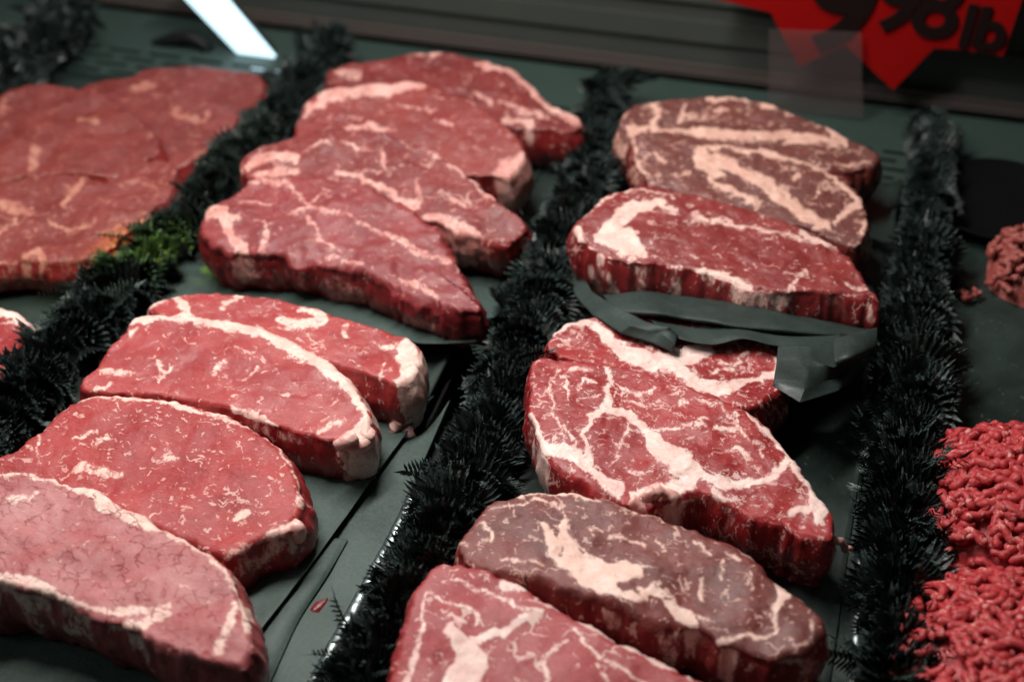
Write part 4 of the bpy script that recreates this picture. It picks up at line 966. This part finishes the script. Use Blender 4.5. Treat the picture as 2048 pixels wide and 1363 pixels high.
# ------------------------------------------------------------------ ground beef
def beef_material(name, c1, c2, c3):
    t = NT(name); oi = t.n('ObjectInfo').outputs['Random']; p = t.coord()
    n = t.noise(p, 260, 4, 0.6)
    c = t.mix(t.step(n, 0.35, 0.65), c1, c2)
    c = t.mix(t.step(t.noise(p, 300, 3), 0.60, 0.66, 0, 0.7), c, c3)
    c = t.mix(t.m('MULTIPLY', oi, 0.35), c, c2)
    t.set(Base_Color=c, Roughness=t.step(n, 0.3, 0.7, 0.45, 0.68), Subsurface_Weight=0.12, Subsurface_Radius=(0.004, 0.001, 0.001), Subsurface_Scale=1.0)
    t.put(t.b.inputs['Normal'], t.bump(t.noise(p, 900, 3), 0.45, 0.0006).outputs[0])
    return t.mat
MAT_MINCE = beef_material('ground_beef_red', (0.36, 0.018, 0.024), (0.47, 0.042, 0.046), (0.74, 0.34, 0.30))
MAT_MINCE2 = beef_material('ground_beef_brown', (0.24, 0.040, 0.034), (0.32, 0.070, 0.055), (0.55, 0.28, 0.22))
def strand_mesh(seed, mat, L=0.020, r=0.0022):
    rs = random.Random(seed); n = 8; a = rs.uniform(-0.5, 0.5); p = np.zeros(3); P = [p]
    for i in range(n):
        a += rs.uniform(-0.95, 0.95); p = p + np.array([math.cos(a), math.sin(a), 0.25 * math.sin(i * 0.9 + seed) ]) * L / n; P.append(p)
    P = np.array(P); P -= P.mean(0)
    rad = [r * 0.55] + [r * rs.uniform(0.72, 1.22) for _ in range(n - 1)] + [r * 0.5]
    V, Fc = tube(P, rad, 6)
    me = bpy.data.meshes.new('strand'); me.from_pydata([tuple(v) for v in V], [], Fc); me.materials.append(mat)
    me.polygons.foreach_set('use_smooth', [True] * len(me.polygons)); me.update()
    return me, V, Fc
STR = {'red': [strand_mesh(k, MAT_MINCE, 0.010 + 0.0013 * (k % 8)) for k in range(16)], 'brown': [strand_mesh(50 + k, MAT_MINCE2, 0.010, 0.0021) for k in range(10)]}
def mound(label, cpx, rx, ry, hgt, kind, count, filler, seed, flow=0.0, rim=None, rough=0.002):
    rs = random.Random(seed); c = at(cpx[0], cpx[1], 0.0); root = empty('ground_beef', c); tag(root, label, 'ground beef')
    def H(x, y):
        u = (abs(x / rx) ** 2.6 + abs(y / ry) ** 2.6)
        return hgt * max(0.0, 1 - u) ** 0.42
    nx = 44; V = []; Fc = []
    for j in range(nx + 1):
        for i in range(nx + 1):
            x, y = (i / nx * 2 - 1) * rx, (j / nx * 2 - 1) * ry
            V.append((x, y, H(x, y) - 0.005))
    for j in range(nx):
        for i in range(nx):
            a = j * (nx + 1) + i; Fc.append((a, a + 1, a + nx + 2, a + nx + 1))
    mesh_obj('packed_core', V, Fc, STR[kind][0][0].materials[0], root)
    def place():
        while True:
            x, y = rs.uniform(-rx, rx), rs.uniform(-ry, ry)
            if abs(x / rx) ** 2.6 + abs(y / ry) ** 2.6 < 0.985: break
        z = H(x, y); e = 0.002
        nrm = np.array([-(H(x + e, y) - H(x - e, y)) / (2 * e), -(H(x, y + e) - H(x, y - e)) / (2 * e), 1.0]); nrm /= np.linalg.norm(nrm)
        wp = np.array([x * 45 + seed, y * 45, 0.3])
        th = flow + 0.9 * float(vnoise(wp, 5)) + rs.uniform(-0.4, 0.4)
        d = np.array([math.cos(th), math.sin(th), 0]); d -= nrm * (d @ nrm); d /= np.linalg.norm(d); s = np.cross(nrm, d)
        o_ = np.array([x, y, z]) + nrm * rs.uniform(-0.0016, rough)
        return Matrix(((d[0], s[0], nrm[0], o_[0]), (d[1], s[1], nrm[1], o_[1]), (d[2], s[2], nrm[2], o_[2]), (0, 0, 0, 1)))
    for k in range(count):
        o = bpy.data.objects.new('strand', rs.choice(STR[kind])[0]); col.objects.link(o); o.parent = root; o.matrix_local = place()
    Vs, Fs, base = [], [], 0
    for k in range(filler):
        me, V, Fc = rs.choice(STR[kind]); A = np.array(place()); Vw = V @ A[:3, :3].T + A[:3, 3]
        Vs.append(Vw); Fs += [tuple(i + base for i in f) for f in Fc]; base += len(V)
    o = mesh_obj('packed_strands', np.vstack(Vs), Fs, STR[kind][0][0].materials[0], root); o['kind'] = 'stuff'
    return root
mound('bright red ground beef pile behind, its strands lying flat', (2165, 1070), 0.078, 0.050, 0.034, 'red', 296, 340, 11, 0.1)
mound('bright red ground beef pile in front at the lower right corner', (2185, 1430), 0.086, 0.056, 0.037, 'red', 296, 340, 12, 0.25)
mound('small brownish ground beef pile at the right edge, far back', (2160, 570), 0.050, 0.030, 0.026, 'brown', 150, 60, 13, 0.0, rough=0.004)
# crumb of beef on the tray
cr = empty('beef_crumb', at(1936, 592, 0.0)); tag(cr, 'small brownish beef crumb lying alone on the dark tray', 'meat crumb')
for k, (px, py, z) in enumerate([(1922,590,0.002),(1934,596,0.003),(1946,592,0.003),(1954,582,0.003),(1930,587,0.004)]):
    o = bpy.data.objects.new('strand', STR['brown'][k][0]); col.objects.link(o); o.parent = cr
    q = at(px, py, z) - np.array(cr.location); o.location = q; o.rotation_euler = (0, 0, k * 1.3); o.scale = (0.5, 0.8, 0.9)

# black shallow bowl, back right; black loop handle, back left
def bowl(label, cpx, r, h):
    root = empty('black_bowl', at(*cpx, 0.0)); tag(root, label, 'bowl')
    n = 56; prof = [(0.0, 0.004), (0.6, 0.004), (0.85, h * 0.5), (0.98, h), (1.0, h + 0.001), (1.02, h), (0.88, h * 0.4), (0.66, 0.0), (0.0, 0.0)]
    V, Fc = [], []
    for k in range(n):
        th = 2 * math.pi * k / n
        for a, z in prof: V.append((r * a * math.cos(th), r * a * math.sin(th), z))
    m = len(prof)
    for k in range(n):
        for i in range(m - 1):
            a = k * m + i; b = ((k + 1) % n) * m + i; Fc.append((a, b, b + 1, a + 1))
    mesh_obj('shell', V, Fc, MAT_BOWL, root)
bowl('empty black bowl behind the small ground beef pile at right', (1995, 425), 0.042, 0.010)
hd = empty('black_loop', at(345, 130, 0.0)); tag(hd, 'black curved loop behind the blurred steaks, upper left', 'loop')
Pt = np.array([at_y(x, y, 0.262) for x, y in [(285,128),(296,108),(318,90),(350,78),(385,76),(410,92),(425,118)]])
s = np.linspace(0, 6, 25); Pt = np.stack([np.interp(s, np.arange(7), Pt[:, k]) for k in range(3)], 1) - np.array(hd.location)
V, Fc = tube(Pt, [0.0052] * 25, 10); mesh_obj('loop', V, Fc, MAT_BLACK, hd)

# ------------------------------------------------------------------ glowing bar made up for a lamp's glass reflection; price sign
lb = empty('lamp_reflection', at_y(560, 150, 0.262)); tag(lb, 'glowing white bar standing in for a lamp reflection, slanting down at the upper left', 'reflection')
A, B = at_y(330, -90, 0.262), at_y(548, 152, 0.262)
ax = B - A; ln = np.linalg.norm(ax); ax /= ln; nn = np.array([0, -1.0, 0]); sd = np.cross(ax, nn)
def bar(name, wa, wb, depth0, depth1, mat, ext=0.0):
    V = []
    for P, w in ((A, wa), (B + ax * ext, wb)):
        for a, d in ((-1, depth0), (1, depth0), (1, depth1), (-1, depth1)):
            V.append(P + sd * a * w - nn * d * 1.0 - np.array(lb.location))
    return mesh_obj(name, V, [(0, 1, 2, 3), (4, 7, 6, 5), (0, 4, 5, 1), (1, 5, 6, 2), (2, 6, 7, 3), (3, 7, 4, 0)], mat, lb, smooth=False)
hs = bar('bar_back', 0.0130, 0.0090, 0.0042, 0.011, MAT_STEEL)
bar('bar_face', 0.0145, 0.0100, 0.0, 0.004, emit_material('cool_reflection', (0.62, 0.88, 1.0), 1.25)).parent = hs

YS = 0.284
ps = empty('price_sign', at_y(1780, 100, YS)); tag(ps, 'red starburst price card with black digits in a clear holder', 'sign')
star = [(1405,-8),(1480,10),(1542,26),(1562,66),(1598,134),(1690,92),(1716,114),(1786,180),(1868,96),(1930,100),(2006,112),(2044,0),(2100,-60),(1990,-110),(1960,-190),(1850,-140),(1780,-210),(1700,-140),(1560,-180),(1540,-100),(1440,-80)]
def plate(name, pts, Y, th, mat, root):
    P = np.array([at_y(x, y, Y) for x, y in pts]) - np.array(root.location); n = len(P)
    V = np.vstack([P, P + np.array([0, th, 0])])
    Fc = [tuple(range(n)), tuple(range(2 * n - 1, n - 1, -1))] + [(i, (i + 1) % n + n * 0, (i + 1) % n + n, i + n)[::-1] for i in range(n)]
    return mesh_obj(name, V, Fc, mat, root, smooth=False)
card = plate('card', star, YS, 0.0015, MAT_RED, ps)
def text(name, body, px, py, hpx, Y, mat, root, bold=1.0, rot=0.0, host=None):
    cu = bpy.data.curves.new('t', 'FONT'); cu.body = body; cu.extrude = 0.0006; cu.offset = 0.012 * bold
    o = bpy.data.objects.new('t', cu); col.objects.link(o)
    dg = bpy.context.evaluated_depsgraph_get(); me = bpy.data.meshes.new_from_object(o.evaluated_get(dg))
    bpy.data.objects.remove(o)
    p0, p1 = at_y(px, py, Y), at_y(px, py - hpx, Y); k = np.linalg.norm(p1 - p0) / 0.70
    me.materials.clear(); me.materials.append(mat)
    q = bpy.data.objects.new(name, me); col.objects.link(q); q.parent = host or root
    q.location = p0 - np.array(root.location); q.rotation_euler = (math.radians(90), rot, 0); q.scale = (k, k, 1)
text('price_digit', '9', 1590, 86, 190, YS - 0.001, MAT_INK, ps, 1.6, 0.06, card)
text('price_digit', '9', 1735, 52, 125, YS - 0.001, MAT_INK, ps, 1.6, 0.06, card)
text('price_digit', '8', 1812, 64, 125, YS - 0.001, MAT_INK, ps, 1.6, 0.06, card)
text('price_unit', 'lb', 1912, 88, 80, YS - 0.001, MAT_INK, ps, 3.0, 0.06, card)
t = NT('clear_plastic'); tr = t.n('BsdfTransparent'); mx = t.n('MixShader'); mx.inputs[0].default_value = 0.20
tr.inputs[0].default_value = (0.95, 0.93, 0.92, 1)
t.set(Base_Color=(0.20, 0.15, 0.15), Roughness=0.2)
t.t.links.new(tr.outputs[0], mx.inputs[1]); t.t.links.new(t.b.outputs[0], mx.inputs[2]); t.t.links.new(mx.outputs[0], t.t.nodes['Material Output'].inputs[0])
plate('clear_holder', [(1538, 60), (1722, 66), (1726, 236), (1536, 218)], YS - 0.006, 0.001, t.mat, ps)

# added coloured spots imitate glass reflections across the left steaks and divider
def glow(name, loc, px, deg, watts, colr):
    l = bpy.data.lights.new(name, 'SPOT'); l.energy = watts; l.color = colr; l.spot_size = math.radians(deg); l.spot_blend = 0.8; l.shadow_soft_size = 0.01
    o = bpy.data.objects.new(name, l); col.objects.link(o); o.location = loc
    o.rotation_euler = (Vector(at(px[0], px[1], 0.03)) - Vector(loc)).to_track_quat('-Z', 'Y').to_euler()
glow('yellow_reflection_spot', (-0.55, -0.30, 0.55), (55, 390), 24, 6.5, (1.0, 0.92, 0.48))
glow('green_reflection_spot', (-0.45, -0.35, 0.55), (268, 484), 4.0, 90.0, (0.75, 1.0, 0.10))
